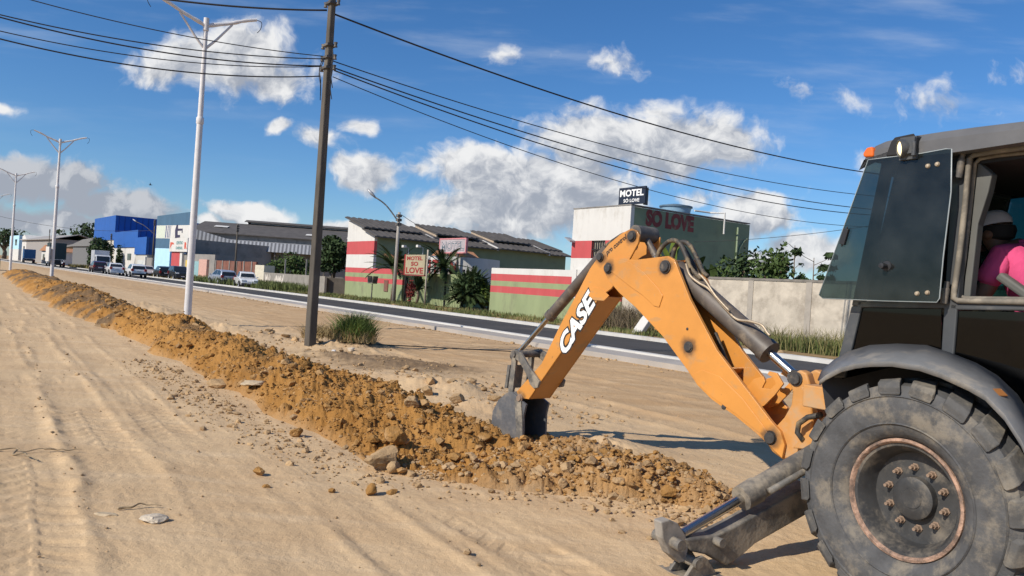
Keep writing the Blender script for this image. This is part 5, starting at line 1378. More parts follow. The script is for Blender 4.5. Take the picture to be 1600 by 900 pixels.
for (u0, u1) in ((.96, .91), (.89, .86), (.78, .745), (.74, .70), (.70, .655), (.665, .62)):
    for q in range(3):
        c = L*(u0+(u1-u0)*(q+.5)/3); w_ = L*(u0-u1)/3*.75; zt_ = h*r_.uniform(.82, .97); zb_ = h*r_.uniform(.1, .4); j = r_.uniform(-.3, .3)
        pts = [(c-w_/2+j, zb_), (c+w_/2+j, zb_+r_.uniform(0, .4)), (c+w_/2-j, zt_-r_.uniform(0, .5)), (c-w_/2-j, zt_)]
        mb.prism(pts, .004, .008+.001*q)
mb.build('graffiti', mat('graffiti_white', (.66,.60,.52), .9, var=.1, scale=3, dirt=(.40,.30,.24), dirt_amt=.3, dirt_scale=3), g3)
for x in (L*.62, L*.28): MB().span(x-.06, x+.06, -.18, -.06, h, h+1.5).build('wall_stake', GREYW, g3)
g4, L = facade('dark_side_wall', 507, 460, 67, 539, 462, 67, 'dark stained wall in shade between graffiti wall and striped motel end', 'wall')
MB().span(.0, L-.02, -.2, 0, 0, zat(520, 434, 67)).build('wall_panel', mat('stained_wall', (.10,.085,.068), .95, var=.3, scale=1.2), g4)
# --- red shop with its white sign
BLUE = mat('strong_blue_paint', (.012,.095,.36), .7, var=.10, scale=.6, dirt=(.012,.065,.25), dirt_amt=.2, dirt_scale=.5)
SLATEB = mat('slate_blue_paint', (.055,.125,.20), .8, var=.12, scale=.7, dirt=(.05,.10,.17), dirt_amt=.3, dirt_scale=.5)
PALEB = mat('pale_blue_paint', (.42,.66,.80), .8, var=.08, scale=.8)
NAVY = mat('navy_paint', (.02,.06,.17), .7, var=.15)
rd, L = facade('red_shop', 266, 430, 112, 330, 436, 99, 'red fronted shop under a white board with red letters beside the lamp post', 'building')
zt_ = zat(285, 393, 108)
for u0, u1, m, zz_ in ((.78, 1.0, WALL_R, zt_), (.72, .778, WALL_W, zt_), (.47, .62, mat('yellow_paint', (.62,.45,.10), .8), zt_-1.2), (.30, .468, mat('teal_shutter', (.24,.40,.42), .8), zt_-1.3), (.12, .298, mat('pink_render', (.55,.33,.27), .85), zt_-1.0)):
    MB().span(L*u0, L*u1, -.3, 0, 0, zz_).build('wall', m, rd)
MB().span(L*.62, L*.72, -1.2, -.9, 0, zt_).build('doorway', DARKW, rd)
for u in (.50,): MB().span(L*u, L*(u+.1), .002, .02, .3, 1.7).build('door_panel', mat('grey_poster', (.3,.25,.18), .8), rd)
MB().span(0, L, -7, -.31, 0, zt_-.3).build('rear_mass', GREYW, rd)
sb0, sb1 = zat(283, 393.5, 109), zat(285, 372, 108)
bd = MB().span(L*.55, L*1.02, .003, .28, sb0, sb1).build('sign_board', WALL_W, rd)
sh_ = sb1-sb0; sw_ = L*.47
text('CENTRO', 'lettering', mat('teal_letters', (.08,.22,.22), .7), rd, (L*.84, .285, sb0+sh_*.53), X_, Z_, sw_*.38, sh_*.24, .04)
text('DIESEL', 'lettering', MATS['teal_letters'], rd, (L*.84, .285, sb0+sh_*.17), X_, Z_, sw_*.38, sh_*.2, .04)
text('P', 'lettering', mat('emblem_red', (.55,.10,.06), .7), rd, (L*1.0, .285, sb0+sh_*.2), X_, Z_, sw_*.22, sh_*.5, .1)
text('R', 'lettering', MATS['emblem_red'], rd, (L*.625, .285, sb0+sh_*.2), X_, Z_, sw_*.14, sh_*.5, .08)
# --- blue and white storefront
st, L = facade('blue_storefront', 240, 428, 119, 288, 432, 112, 'tall slate blue storefront with a white panel carrying a dark machine emblem', 'building')
z0s, z1s, z2s, z3s = zat(262, 388, 115), zat(262, 372, 115), zat(264, 351.5, 115), zat(266, 334, 115)
xr_ = -.10*L
MB().span(xr_, L, -.6, 0, z0s, z1s).build('band', SLATEB, st)
MB().span(xr_, L, -.6, 0, z1s, z2s).build('sign_panel', WALL_W, st)
MB().prism([(xr_, z2s), (L, z2s), (L, z3s-.2), (xr_, z3s+.25)], -.6, 0).build('parapet', SLATEB, st)
MB().span(L*.50, L, -.6, 0, 0, z0s).build('shutter', PALEB, st)
MB().span(L*.30, L*.498, -.9, -.3, 0, z0s).build('side_panel', mat('mid_blue', (.05,.16,.34), .8), st)
MB().span(xr_, L*.298, -.95, -.7, 0, z0s).build('doorway', NAVY, st); MB().span(0, L, -14, -.96, 0, z1s).build('rear_mass', GREYW, st)
hS = z2s-z1s
MB().span(L*.70, L*.995, .003, .012, z1s+.05, z2s-.05).build('pale_field', mat('pale_green_field', (.55,.60,.50), .8), st)
for i, u in enumerate((.665, .61, .565, .53)): MB().prism([(L*u, z1s+.1), (L*(u+.025-.004*i), z1s+.1), (L*(u+.012-.004*i), z2s-.05), (L*(u-.012), z2s-.05)], .003, .012).build('stripe', NAVY, st)
em = MB(); ux = L*.27; uz = z1s+hS*.52
em.prism([(ux+1.0, uz-1.05), (ux+1.15, uz+.2), (ux+.75, uz+1.0), (ux+.25, uz+1.05), (ux+.2, uz+.45), (ux-1.35, uz+.45), (ux-1.35, uz-.2), (ux-1.1, uz-.2), (ux-1.1, uz+.15), (ux+.25, uz+.1), (ux+.2, uz-.5), (ux-.6, uz-.5), (ux-.6, uz-.9), (ux+.5, uz-.95), (ux+.7, uz-1.15)], .003, .02)
em.build('emblem', mat('emblem_ink', (.035,.03,.07), .7), st)
# --- big blue building
bb, L = facade('blue_warehouse', 143, 425, 168, 175.5, 427, 150, 'big bright blue box building, tallest on the left, with stepped blue annexes', 'building')
zt_ = zat(160, 338.5, 158); zl_ = zat(160, 375, 158); DP = 44.
mb = MB(); mb.span(0, L, -DP, 0, zl_, zt_); mb.build('upper_hall', BLUE, bb)
MB().span(.2, L-.2, -DP+.2, -.2, 0, zl_).build('lower_wall', mat('cream_render', (.52,.48,.40), .9, var=.12, scale=.8), bb)
mb = MB()
for i in range(40): y = -.6-i*1.08; mb.span(-.05, -.003, y-.08, y+.08, zl_+.1, zt_-.1)
mb.build('wall_ribs', mat('deep_blue_rib', (.010,.055,.22), .7), bb)
def annex(name, xl, dl, xr, dr, ybase, ytop, ylow, deep, label, m=BLUE, lowm=None):
    e, L2 = facade(name, xl, ybase, dl, xr, ybase, dr, label, 'building')
    za, zb_ = zat((xl+xr)/2, ytop, (dl+dr)/2), zat((xl+xr)/2, ylow, (dl+dr)/2)
    MB().span(0, L2, -deep, 0, zb_, za).build('upper_box', m, e)
    MB().span(.15, L2-.15, -deep+.2, -.2, 0, zb_).build('lower_wall', lowm or WALL_W, e)
    mb = MB()
    for i in range(int(deep/.9)): mb.span(-.05, -.003, -.5-i*.9, -.35-i*.9, zb_+.1, za-.1)
    mb.build('wall_ribs', MATS['deep_blue_rib'], e)
    return e, L2, zb_
an1, L1, zz1 = annex('blue_annex', 175, 150, 212, 132, 420, 361, 386.5, 10, 'mid height blue annex with pale lower walls between hall and low box')
MB().span(L1*.72, L1*.9, -.003-.2, -.15, 1.4, 2.8).build('window', GLASSD, an1); MB().span(L1*.25, L1*.4, -.003-.2, -.15, 2.2, 3.4).build('window', GLASSD, an1)
an2, L2, zz2 = annex('blue_low_box', 208, 133, 226, 124, 424, 370.5, 397.5, 9, 'lowest blue box above a white sheet gate, nearest the slate storefront', lowm=mat('pale_concrete', (.50,.48,.43), .9, var=.12))
MB().span(L2*.05, L2*.75, -.19, -.12, 0, zz2-1.0).build('sheet_gate', mat('white_gate', (.55,.57,.55), .7, var=.08), an2)
MB().span(-.4, L2*.03, -.3, .1, 0, zz2-.4).build('gate_pillar', WALL_W, an2)
MB().span(-5.5, -.42, -.3, -.1, 0, zz2-.5).build('block_wall', GREYW, an2)
# --- sheds further off
s1, L = facade('grey_shed', 96, 415, 190, 146, 420, 160, 'dark grey shed with sweeping lean roof behind the box trucks', 'building')
za, zb_ = zat(112, 385, 180), zat(143, 374, 162)
MB().span(0, L*.64, -10, 0, 0, za).build('wall', mat('dark_grey_wall', (.15,.15,.15), .9, var=.12), s1)
MB().prism([(0, za), (L*.64, za), (L, za-.4), (L, za-.1), (L*.6, za+.5), (L*.3, za+1.5), (0, zb_+.3)], -10.5, .4).build('roof', mat('grey_sheet_roof', (.17,.165,.16), .8, var=.15), s1)
s2, L = facade('long_shed', 33, 405, 260, 84, 410, 220, 'long low grey shed with bright end wall far down the road', 'building')
za = zat(60, 374, 240); MB().span(0, L*.85, -12, 0, 0, za).build('wall', mat('shed_grey_wall', (.30,.28,.26), .9, var=.1), s2)
MB().prism([(L*.85, 0), (L, 0), (L, zat(35, 369, 258)), (L*.93, zat(36, 368, 258)+.3), (L*.85, za)], -12, .01).build('end_wall', WALL_W, s2)
MB().strip([(-1, .8, za), (-1, -6, za+1.8), (-1, -12.5, za)], [(L, .8, za), (L, -6, za+1.8), (L, -12.5, za)], .2).build('roof', mat('pale_roof', (.33,.31,.29), .8), s2, fix=True)
MB().span(L*.90, L*.94, .015, .05, 0, za*.7).build('door', DARKW, s2)
s3, L = facade('water_tower_house', 13.5, 405, 300, 28, 406, 280, 'narrow pale blue two storey house far down the road by dark trees', 'building')
za = zat(20, 368, 290); MB().span(0, L, -8, 0, 0, za*.45).build('wall', WALL_W, s3); MB().span(0, L, -8, .01, za*.45, za).build('upper_wall', PALEB, s3)
for u in (.2, .6): MB().span(L*u, L*(u+.2), .012, .05, za*.6, za*.85).build('window', GLASSD, s3)
s4, L = facade('white_cottage', 70, 408, 205, 80, 409, 200, 'tiny white cottage with dark roof between blue truck and tall lorry', 'building')
za = zat(75, 392, 202); MB().span(0, L*1.6, -6, 0, 0, za).build('wall', WALL_W, s4); MB().prism([(-.5, za), (L*1.6+.5, za), (L*.8, za+1.6)], -6.5, .5).build('roof', TILE, s4)
for u in (.3, 1.1): MB().span(L*u, L*(u+.25), .003, .05, 1, za*.75).build('window', GLASSD, s4)

# ------------------------------------------------------------------ lamp posts, poles, wires
LAMPW = mat('wrapped_white_post', (.64,.62,.61), .7, var=.08, scale=6, dirt=(.40,.33,.27), dirt_amt=.25, dirt_scale=5)
def lamp_post(px, py, a_b=None, label='', h=8.75, lean=0.0, arms=True):
    g = on_ground(px, py) if a_b is None else AB(*a_b)
    o = thing('lamp_post', (g.x, g.y, gh(g.x, g.y)-.05), ROADROT, label, 'lamp post', 'white double armed lamp posts along the trench')
    o.rotation_euler.y = 0
    return o
def make_lamp(o, detail=True):
    H = 8.75
    MB().tube([(0, 0, -.3), (0, 0, 2.6), (0, 0, 5.9), (0, 0, 6.0), (0, 0, H-.1), (0, 0, H)], [.105, .098, .085, .075, .058, .05], 16).build('post', LAMPW, o, smooth=True)
    for z in (5.92,):
        MB().lathe([(.088, -.12), (.105, -.08), (.105, .06), (.08, .1)], (0, 0, z), Z_, 16).build('collar', LAMPW, o, smooth=True)
    MB().lathe([(0, .12), (.075, .11), (.08, -.25), (.06, -.26)], (0, 0, H), Z_, 14).build('head_cap', LAMPW, o, smooth=True)
    rr = random.Random(2)
    for sg in (1, -1):
        P = [(0, 0, H-.12), (0, .25*sg, H-.02), (0, .65*sg, H+.12), (0, 1.05*sg, H+.30), (0, 1.40*sg, H+.42)]
        pts = smoothp([Vector(p) for p in P], 5)
        arm = MB().tube(pts, [.06*(1-.35*i/len(pts))*(1+rr.uniform(-.16, .16)) for i in range(len(pts))], 10).build('arm', LAMPW, o, smooth=True)
        MB().tube([(0, .03*sg, H-.75), (0, .3*sg, H-.45), (0, .72*sg, H+.10)], [.04, .034, .03], 8).build('strut', LAMPW, arm, smooth=True)
        MB().tube(smoothp([Vector((0, 1.38*sg, H+.42)), Vector((0, 1.55*sg, H+.38)), Vector((.04, 1.55*sg, H+.2)), Vector((.05, 1.46*sg, H+.06))], 4), .010, 6).build('loose_cable', BLACK_DECAL, arm)
l1 = lamp_post(292, 506, None, 'nearest tall white lamp post with wrapped arms, right of the orange heap crest')
make_lamp(l1)
g1 = on_ground(292, 506); a1_, b1_ = to_ab(g1)
lab = ['second white lamp post, standing between the tall lorry and the white cars', 'third white lamp post, in front of the blue truck at far left', 'farthest white lamp post, only its arm showing at the left edge']
for i, (px, py, d_) in enumerate(((80, 441, 46.6), (16, 419, 69.4))):
    c = copy_tree(l1); g = at_depth(px, py, d_); c.location = (g.x, g.y, min(.35, g.z)); c['label'] = lab[i]
    c.rotation_euler.z = ROADROT
c = copy_tree(l1); q = at_depth(-6, 306, 93); c.location = (q.x, q.y, q.z-8.75); c['label'] = lab[2]
# concrete utility pole
UPM = mat('weathered_concrete_pole', (.095,.082,.066), .92, var=.45, scale=3, dirt=(.20,.18,.145), dirt_amt=.4, dirt_scale=2.2, bump=.4, bscale=30, stretch=(1, 1, .25))
ug = on_ground(484, 545)
up_ = thing('utility_pole', (ug.x, ug.y, gh(ug.x, ug.y)), ROADROT+rad(7), 'thick square concrete utility pole beside the grass tuft, wires at its top', 'utility pole')
mb = MB(); PH = 7.95
mb.add([(-.115,-.095,-.5),(.115,-.095,-.5),(.115,.095,-.5),(-.115,.095,-.5),(-.070,-.060,PH),(.070,-.060,PH),(.070,.060,PH),(-.070,.060,PH)], [(3,2,1,0),(4,5,6,7),(0,1,5,4),(1,2,6,5),(2,3,7,6),(3,0,4,7)])
mb.build('pole', UPM, up_, bevel=.02)
for z in (6.62, 6.35, 6.12, 7.55):
    MB().span(-.125, .125, -.11, .11, z-.025, z+.025).build('clamp_band', STEEL_DK, up_)
    for sg in (1, -1):
        MB().lathe([(0, -.06), (.045, -.05), (.03, 0), (.045, .05), (0, .06)], (.19*sg, .05*sg, z), Z_, 12).build('insulator', STEEL_DK, up_, smooth=True)
for k, (z, sg) in enumerate(((6.4, -1), (6.3, 1), (6.15, -1), (6.2, 1))):
    MB().tube(smoothp([Vector((.2*sg, .02, z+.1)), Vector((.3*sg, .05, z-.15)), Vector((.22*sg, .04, z-.42)), Vector((.26*sg, 0, z-.75))], 5), .010, 6).build('drop_cable', BLACK_DECAL, up_)
# roadside wooden/concrete poles beyond the road
def small_pole(px, py, d, top_px, top_py, label, arm=None, w=.13, m=UPM, group=None):
    g = at_depth(px, py, d); zt = at_depth(top_px, top_py, d).z
    o = thing('roadside_pole', (g.x, g.y, 0), ROADROT, label, 'pole', group)
    MB().tube([(0, 0, 0), (0, 0, zt)], [w, w*.7], 8).build('pole', m, o, smooth='all')
    for z in (zt-.25, zt-.55, zt-.85): MB().span(-.16, .16, -.16, .16, z-.09, z+.09).build('wire_rack', STEEL_DK, o)
    if arm:
        p1 = at_depth(arm[0], arm[1], d); p0 = at_depth(arm[2], arm[3], d)
        R = Matrix.Rotation(-ROADROT, 3, 'Z'); f = lambda p: R @ (p-Vector((g.x, g.y, 0)))
        a, b = f(p0), f(p1)
        ar = MB().tube(smoothp([a, a.lerp(b, .55)+Vector((0, 0, .25)), b], 5), .05, 8).build('lamp_arm', STEEL_DK, o, smooth='all')
        dd = (b-a).normalized(); MB().tube([b-dd*.1, b+dd*.35, b+dd*.8], [.05, .12, .06], 8).build('lamp_head', METALG, ar, smooth='all')
    return o, zt
p2o, p2z = small_pole(615, 470, 54, 628.5, 332, 'slim pole with long curved street light arm before the motel wing', (586, 308, 625, 350), .15, mat('pale_pole', (.33,.30,.26), .9, var=.25, scale=2, stretch=(1,1,.3)))
p3o, p3z = small_pole(366, 440, 92, 372, 350, 'dark bare pole in front of the rusty sheet wall')
p4o, p4z = small_pole(237, 426, 120, 243, 343, 'dark pole with curved lamp arm between blue buildings and slate storefront', (214, 347, 241, 366))
p5o, p5z = small_pole(171, 418, 140, 174, 365, 'slim pole before the blue hall and its dark conifer')
p6o, p6z = small_pole(75, 405, 215, 77, 358, 'thin far pole standing behind the tall lorry')
p7o, p7z = small_pole(1475, 520, 32, 1482, 272, 'slim pole beyond the road where the wires from the utility pole end', None, .15, MATS['pale_pole'])
WIREM = mat('black_wire', (.012,.012,.013), .6, var=.05)
def wire(p0, p1, sag, r, label, n=40, name='overhead_wire'):
    p0, p1 = Vector(p0), Vector(p1); mid = (p0+p1)/2
    pts = [p0.lerp(p1, i/n)-Vector((0, 0, sag*4*(i/n)*(1-i/n)))-mid for i in range(n+1)]
    o = MB().tube(pts, r, 6).build(name, WIREM, None, smooth='all', loc=mid)
    return tag(o, label, 'wire', 'overhead wires strung from the utility pole')
Du = ug.y
def up(x, y): return at_depth(x, y, Du)
wire(up(517,20), at_depth(1480,282,32), .75, .020, 'thick black cable sagging right from the utility pole top to the cab roof')
wire(up(519,95), at_depth(1480,312,32), .75, .012, 'thin wire leaving the pole collar to the right, uppermost under the thick cable')
for k, (y0, y1, sg, t_) in enumerate(((106,333,.80,'upper'),(110,338,.95,'lower'))):
    wire(up(522,y0), at_depth(1480,y1,32), sg, .015, f'{t_} of the twin wires crossing the big cloud towards the cab window')
wire(up(520,120), at_depth(1480,352,32), 1.15, .010, 'lowest and faintest wire passing right over the tall block roof')
wire(up(511,16), at_depth(-60,-65,15), .25, .020, 'thick black cable running up left from the utility pole top')
wire(up(506,88), at_depth(-80,-38,14), .2, .010, 'uppermost thin wire running left from pole collar behind the near lamp')
wire(up(506,92), at_depth(-60,8,14), .22, .012, 'second wire from pole collar leftwards, passing just under the lamp head')
wire(up(502,103), at_depth(-60,10,13.5), .25, .014, 'third wire from pole collar leftwards, crossing the left cloud high')
wire(up(500,104), at_depth(-60,34,13.5), .25, .010, 'fourth wire from pole collar leftwards, crossing the left cloud middle')
wire(up(500,119), at_depth(-60,45,13.5), .28, .014, 'lowest wire from pole collar leftwards, crossing the left cloud low')
wire(at_depth(-30,330,130), at_depth(243,360,120), 1.2, .03, 'far wire crossing behind the second lamp to the dark lamp-arm pole')
wire(at_depth(628,336,54), at_depth(690,366,66), .2, .018, 'short service wire dropping from slim pole to the motel roof')
wire(at_depth(1085,378,38), at_depth(1480,332,32), .25, .012, 'lone wire rising right from the tall block wall towards the cab')
wire(Vector((ug.x+.3, ug.y+.3, .06+gh(ug.x, ug.y))), on_ground(835, 553)+Vector((0, 0, .035)), .0, .013, 'black cable lying across the sand from the utility pole foot to the bucket', name='ground_cable')
# ------------------------------------------------------------------ vegetation
def leaf_mat(name, c, var=.5, scale=1.2):
    m = mat(name, c, .75, var=var, scale=scale, spec=.25); return m
LG = leaf_mat('leaf_dark_green', (.035,.060,.020)); LG2 = leaf_mat('leaf_mid_green', (.060,.095,.025)); LG3 = leaf_mat('leaf_fresh_green', (.13,.18,.03))
LPALM = leaf_mat('palm_green', (.045,.070,.022), .45, 2); LRED = leaf_mat('leaf_wine_red', (.20,.035,.03)); BARK = mat('bark', (.16,.12,.085), .9, var=.35, scale=8, bump=.5)
DRY = mat('dry_straw', (.36,.27,.13), .9, var=.35, scale=5); GRASS = mat('grass_green', (.105,.13,.035), .85, var=.5, scale=.5); GRASS2 = mat('grass_olive', (.19,.17,.065), .9, var=.4, scale=.4)
rv_ = np.random.RandomState(21)
def leaves(name, lumps, n, size, m, parent, aspect=.5, shell=.55):
    """leaf faces spread through a set of lumps (centre, radii)"""
    w = np.array([r[0]*r[1]*r[2] for c, r in lumps])**.67; w /= w.sum()
    idx = rv_.choice(len(lumps), n, p=w); C = np.array([lumps[i][0] for i in idx]); R = np.array([lumps[i][1] for i in idx])
    d = rv_.normal(size=(n, 3)); d /= np.linalg.norm(d, axis=1)[:, None]
    rr = shell+(1-shell)*rv_.rand(n)**.6; rr = np.where(rv_.rand(n) < .12, rr*1.18, rr)
    P = C+d*R*rr[:, None]
    nrm = d*.6+rv_.normal(size=(n, 3))*.7+np.array([0, 0, .35]); nrm /= np.linalg.norm(nrm, axis=1)[:, None]
    t = np.cross(nrm, rv_.normal(size=(n, 3))); t /= np.linalg.norm(t, axis=1)[:, None]; b = np.cross(nrm, t)
    s = size*(.6+.8*rv_.rand(n))[:, None]
    co = np.stack([P-t*s, P-b*s*aspect, P+t*s, P+b*s*aspect], 1).reshape(-1, 3)
    F = np.arange(n*4).reshape(-1, 4)
    return mesh_from(name, co, F, m, smooth=False, parent=parent)
def tree(px, py, d, label, h, w, n=900, m=LG, leaf=.22, name='tree', cat='tree', group=None, trunk=.35, seed=1, dx=0, aspect=.5, lumpn=7, base_z=0.0):
    g = at_depth(px, py, d); r = random.Random(seed)
    o = thing(name, (g.x, g.y, base_z), r.uniform(0, 6), label, cat, group)
    lumps = []
    for i in range(lumpn):
        a = r.uniform(0, 6.28); q = r.uniform(.1, .55)
        z = h*(trunk+(1-trunk)*r.uniform(.2, .85)); s = r.uniform(.55, 1.0)
        lumps.append(((math.cos(a)*w*.5*q, math.sin(a)*w*.5*q, z), (w*.30*s, w*.30*s, h*(1-trunk)*.30*s)))
    lumps.append(((0, 0, h*(trunk+(1-trunk)*.5)), (w*.33, w*.33, h*(1-trunk)*.42)))
    mb = MB(); mb.tube([(0, 0, -.1), (w*.02, 0, h*trunk*.6), (0, w*.02, h*trunk), (0, 0, h*.8)], [w*.045, w*.035, w*.028, w*.01], 8)
    for c, rr in lumps[:6]: mb.tube([(0, 0, h*trunk*.8), ((c[0]*.5), c[1]*.5, (h*trunk*.8+c[2])*.52), c], [w*.022, w*.015, w*.006], 6)
    mb.build('trunk', BARK, o, smooth='all')
    leaves('crown', lumps, n, leaf, m, o, aspect)
    return o
tree(6,402,330,'dark broad tree at the far left edge behind the narrow blue house',14,22,900,LG,.7,seed=3)
tree(138,418,230,'dark tree crown rising behind the lean grey shed roof',12.8,11,600,LG,.6,seed=4)
tree(92,410,260,'small dark far tree between the long shed and grey shed roofs',11.5,8,350,LG,.5,seed=5)
tree(158,420,140,'dense dark green tree beside the pale box truck under the blue hall',6.2,6.0,1500,LG,.3,trunk=.05,seed=6)
tree(148,420,145,'lower dark green bush between the box truck and the dense tree',4.3,4.0,700,LG,.28,trunk=.02,seed=16,name='bush',cat='bush')
tree(185,424,132,'slim dark conifer like tree against the pale walls of the blue annex',5.2,1.5,500,LG,.22,trunk=.05,seed=7)
tree(520,455,70,'dark leafy tree behind the walls right of the utility pole',5.4,4.0,2200,LG,.2,trunk=.3,seed=8)
tree(462,445,84,'olive green bushy tree overhanging the graffiti wall',3.9,5.2,1000,LG2,.2,trunk=.25,seed=9)
tree(432,440,92,'small olive bush behind the graffiti wall near its stake',3.3,3.4,450,LG2,.2,trunk=.25,seed=10,name='bush',cat='bush')
for k,(px,d,h,w,sd,mm) in enumerate(((1135,37,4.1,3.0,11,LG2),(1160,36,4.2,2.8,12,LG),(1195,35,4.2,2.6,13,LG2),(1212,34.5,4.4,1.6,14,LG2))):
    tree(px,470,d,['mid green shrub over the concrete wall beside the banana leaves','dark shrub over the concrete wall, second from the banana leaves','leafy shrub over the concrete wall, third from the banana leaves','wispy pale shrub over the concrete wall before the sparse sapling'][k],h,w,800,mm,.13,name='shrub',cat='shrub',trunk=.3,seed=sd)
# sparse sapling and papaya crown above the wall
def sapling(px, d, h, label, seed, nl, leaf, name, spread=.5, m=LG2):
    g = at_depth(px, 470, d); r = random.Random(seed); o = thing(name, (g.x, g.y, 0), 0, label, 'small tree'); mb = MB(); tips = []
    mb.tube([(0, 0, 0), (.03, 0, h*.5), (0, .03, h*.95)], [.05, .04, .015], 8)
    for i in range(12):
        a = r.uniform(0, 6.28); z = h*r.uniform(.6, .95); L_ = spread*r.uniform(.5, 1.0)
        tip = (math.cos(a)*L_, math.sin(a)*L_, z+L_*.35); mb.tube([(0, 0, z-.1), (tip[0]*.6, tip[1]*.6, z+.1), tip], [.015, .012, .006], 5); tips.append((tip, (leaf*1.6, leaf*1.6, leaf*1.0)))
    mb.build('trunk', BARK, o, smooth='all'); leaves('crown', tips, nl, leaf, m, o, .55, .2); return o
sapling(1237, 33.5, 4.55, 'sparse thin sapling with few leaves above the concrete wall', 31, 130, .09, 'sapling', .55)
sapling(1268, 33, 4.0, 'papaya like tree with drooping leaf tufts above the concrete wall near the cab', 32, 420, .15, 'papaya_tree', .85, LG)
# fronds
def frond(mb, base, az, el, L_, w, droop, nl=18, up=Vector((0, 0, 1)), thin=.02):
    b = Vector(base); d = Vector((math.cos(az)*math.cos(el), math.sin(az)*math.cos(el), math.sin(el))); pts = []
    p = b.copy(); st = L_/nl
    for i in range(nl+1):
        pts.append(p.copy()); p = p+d*st; d = (d+Vector((0, 0, -droop/nl))).normalized()
    mb.tube(pts, [thin*(1-.8*i/nl) for i in range(nl+1)], 4)
    for i in range(2, nl+1):
        t = (pts[i]-pts[i-1]).normalized(); sd = t.cross(up).normalized(); f = math.sin(math.pi*min(1, (i/nl)*.85+.12))**.6
        for sg in (1, -1):
            tip = pts[i]+(sd*sg*.8+t*.55+Vector((0, 0, -.18))).normalized()*w*f
            mb.add([pts[i-1], pts[i]+t*.02, tip], [(0, 1, 2)])
            mid = pts[i-1].lerp(pts[i], .5); tip2 = mid+(sd*sg*.85+t*.45+Vector((0, 0, .05))).normalized()*w*f*.95
            mb.add([mid-t*.02, mid+t*.03, tip2], [(0, 1, 2)])
def frond_plant(name, px, py, d, label, cat, n, L_, w, z0, els, droop, seed, trunk=None, m=LPALM):
    g = at_depth(px, py, d); o = thing(name, (g.x, g.y, 0), 0, label, cat); r = random.Random(seed)
    if trunk: MB().tube([(0, 0, 0), (.08, .03, z0*.5), (0, 0, z0)], [trunk, trunk*.8, trunk*.6], 10).build('trunk', BARK, o, smooth='all')
    mb = MB()
    for i in range(n): frond(mb, (r.uniform(-.15, .15), r.uniform(-.15, .15), z0+r.uniform(-.2, .1)), r.uniform(0, 6.28), rad(r.uniform(*els)), L_*r.uniform(.7, 1.1), w, droop*r.uniform(.6, 1.3))
    mb.build('fronds', m, o)
    return o
cy = frond_plant('cycad_bush', 731, 478, 50, 'big dark cycad like bush standing before the low striped wall', 'bush', 130, 2.15, .30, .9, (0, 85), 1.0, 41, .22)
leaves('inner_leaves', [((0, 0, 1.4), (1.2, 1.2, 1.1)), ((.5, -.3, 1.7), (.8, .8, .7))], 3200, .13, LG, cy, .4, .2)
tree(757,480,49.5,'fresh green shrub growing against the right side of the dark cycad',2.0,1.5,900,LG3,.10,name='shrub',cat='shrub',trunk=.15,seed=43)
for k,(px,h) in enumerate(((776,1.35),(787,1.1))):
    tree(px,483,50,['taller of two small dark shrubs before the green wall base','shorter of two small dark shrubs before the green wall base'][k],h,.75-.1*k,420,LG,.07,name='shrub',cat='shrub',trunk=.12,seed=44+k)
sapling(763, 50, 1.9, 'thin bare stemmed sapling right of the dark cycad', 46, 40, .07, 'sapling', .3)
frond_plant('palm_tree', 612, 470, 56.5, 'feathery palm leaning over the green boundary wall behind the slim pole', 'palm', 34, 2.6, .38, 2.6, (5, 70), 1.2, 51, .14)
frond_plant('palm_tree', 690, 470, 54, 'spreading palm with drooping fronds right of the cream street sign', 'palm', 36, 2.4, .38, 2.7, (0, 70), 1.3, 52, .14)
frond_plant('palm_tree', 651, 470, 54.5, 'short pale trunked palm directly under the cream street sign', 'palm', 14, 1.3, .25, 1.1, (20, 85), .9, 53, .12)
tree(640,475,53,'wine red leaved shrub at the foot of the cream street sign',1.9,1.0,420,LRED,.09,name='shrub',cat='shrub',trunk=.1,seed=54)
# banana clump behind the boom
def blade(mb, base, az, el, L_, w, droop, n=9):
    d = Vector((math.cos(az)*math.cos(el), math.sin(az)*math.cos(el), math.sin(el))); p = Vector(base); A = []; B = []; C = []
    for i in range(n+1):
        u = i/n; f = math.sin(math.pi*(u*.92+.06))**.6*w; sd = d.cross(Vector((0, 0, 1))).normalized()
        A.append(p+sd*f+Vector((0, 0, f*.25))); B.append(p-sd*f+Vector((0, 0, f*.25))); C.append(p.copy())
        p = p+d*(L_/n); d = (d+Vector((0, 0, -droop/n))).normalized()
    mb.strip(A, C); mb.strip(C, B)
bg_ = at_depth(1055, 480, 36.5); ban = thing('banana_plants', (bg_.x, bg_.y, 0), 0, 'clump of banana plants before the green SO LOVE wall behind the boom', 'plant'); rb_ = random.Random(8)
for j, (ox, oy, zz_) in enumerate(((-.9,0,2.6),(-.2,.3,2.9),(.6,-.2,2.6),(1.4,.1,2.3),(2.0,.4,2.0))):
    MB().tube([(ox, oy, 0), (ox+.05, oy, zz_)], [.13, .08], 8).build('trunk', LG2, ban, smooth='all')
    mb = MB()
    for i in range(7): blade(mb, (ox, oy, zz_-.1), rb_.uniform(0, 6.28), rad(rb_.uniform(30, 88)), rb_.uniform(1.1, 1.8), rb_.uniform(.16, .24), rb_.uniform(.6, 1.8))
    mb.build('leaves', LG3 if j in (0, 1) else LG2, ban, smooth='all')
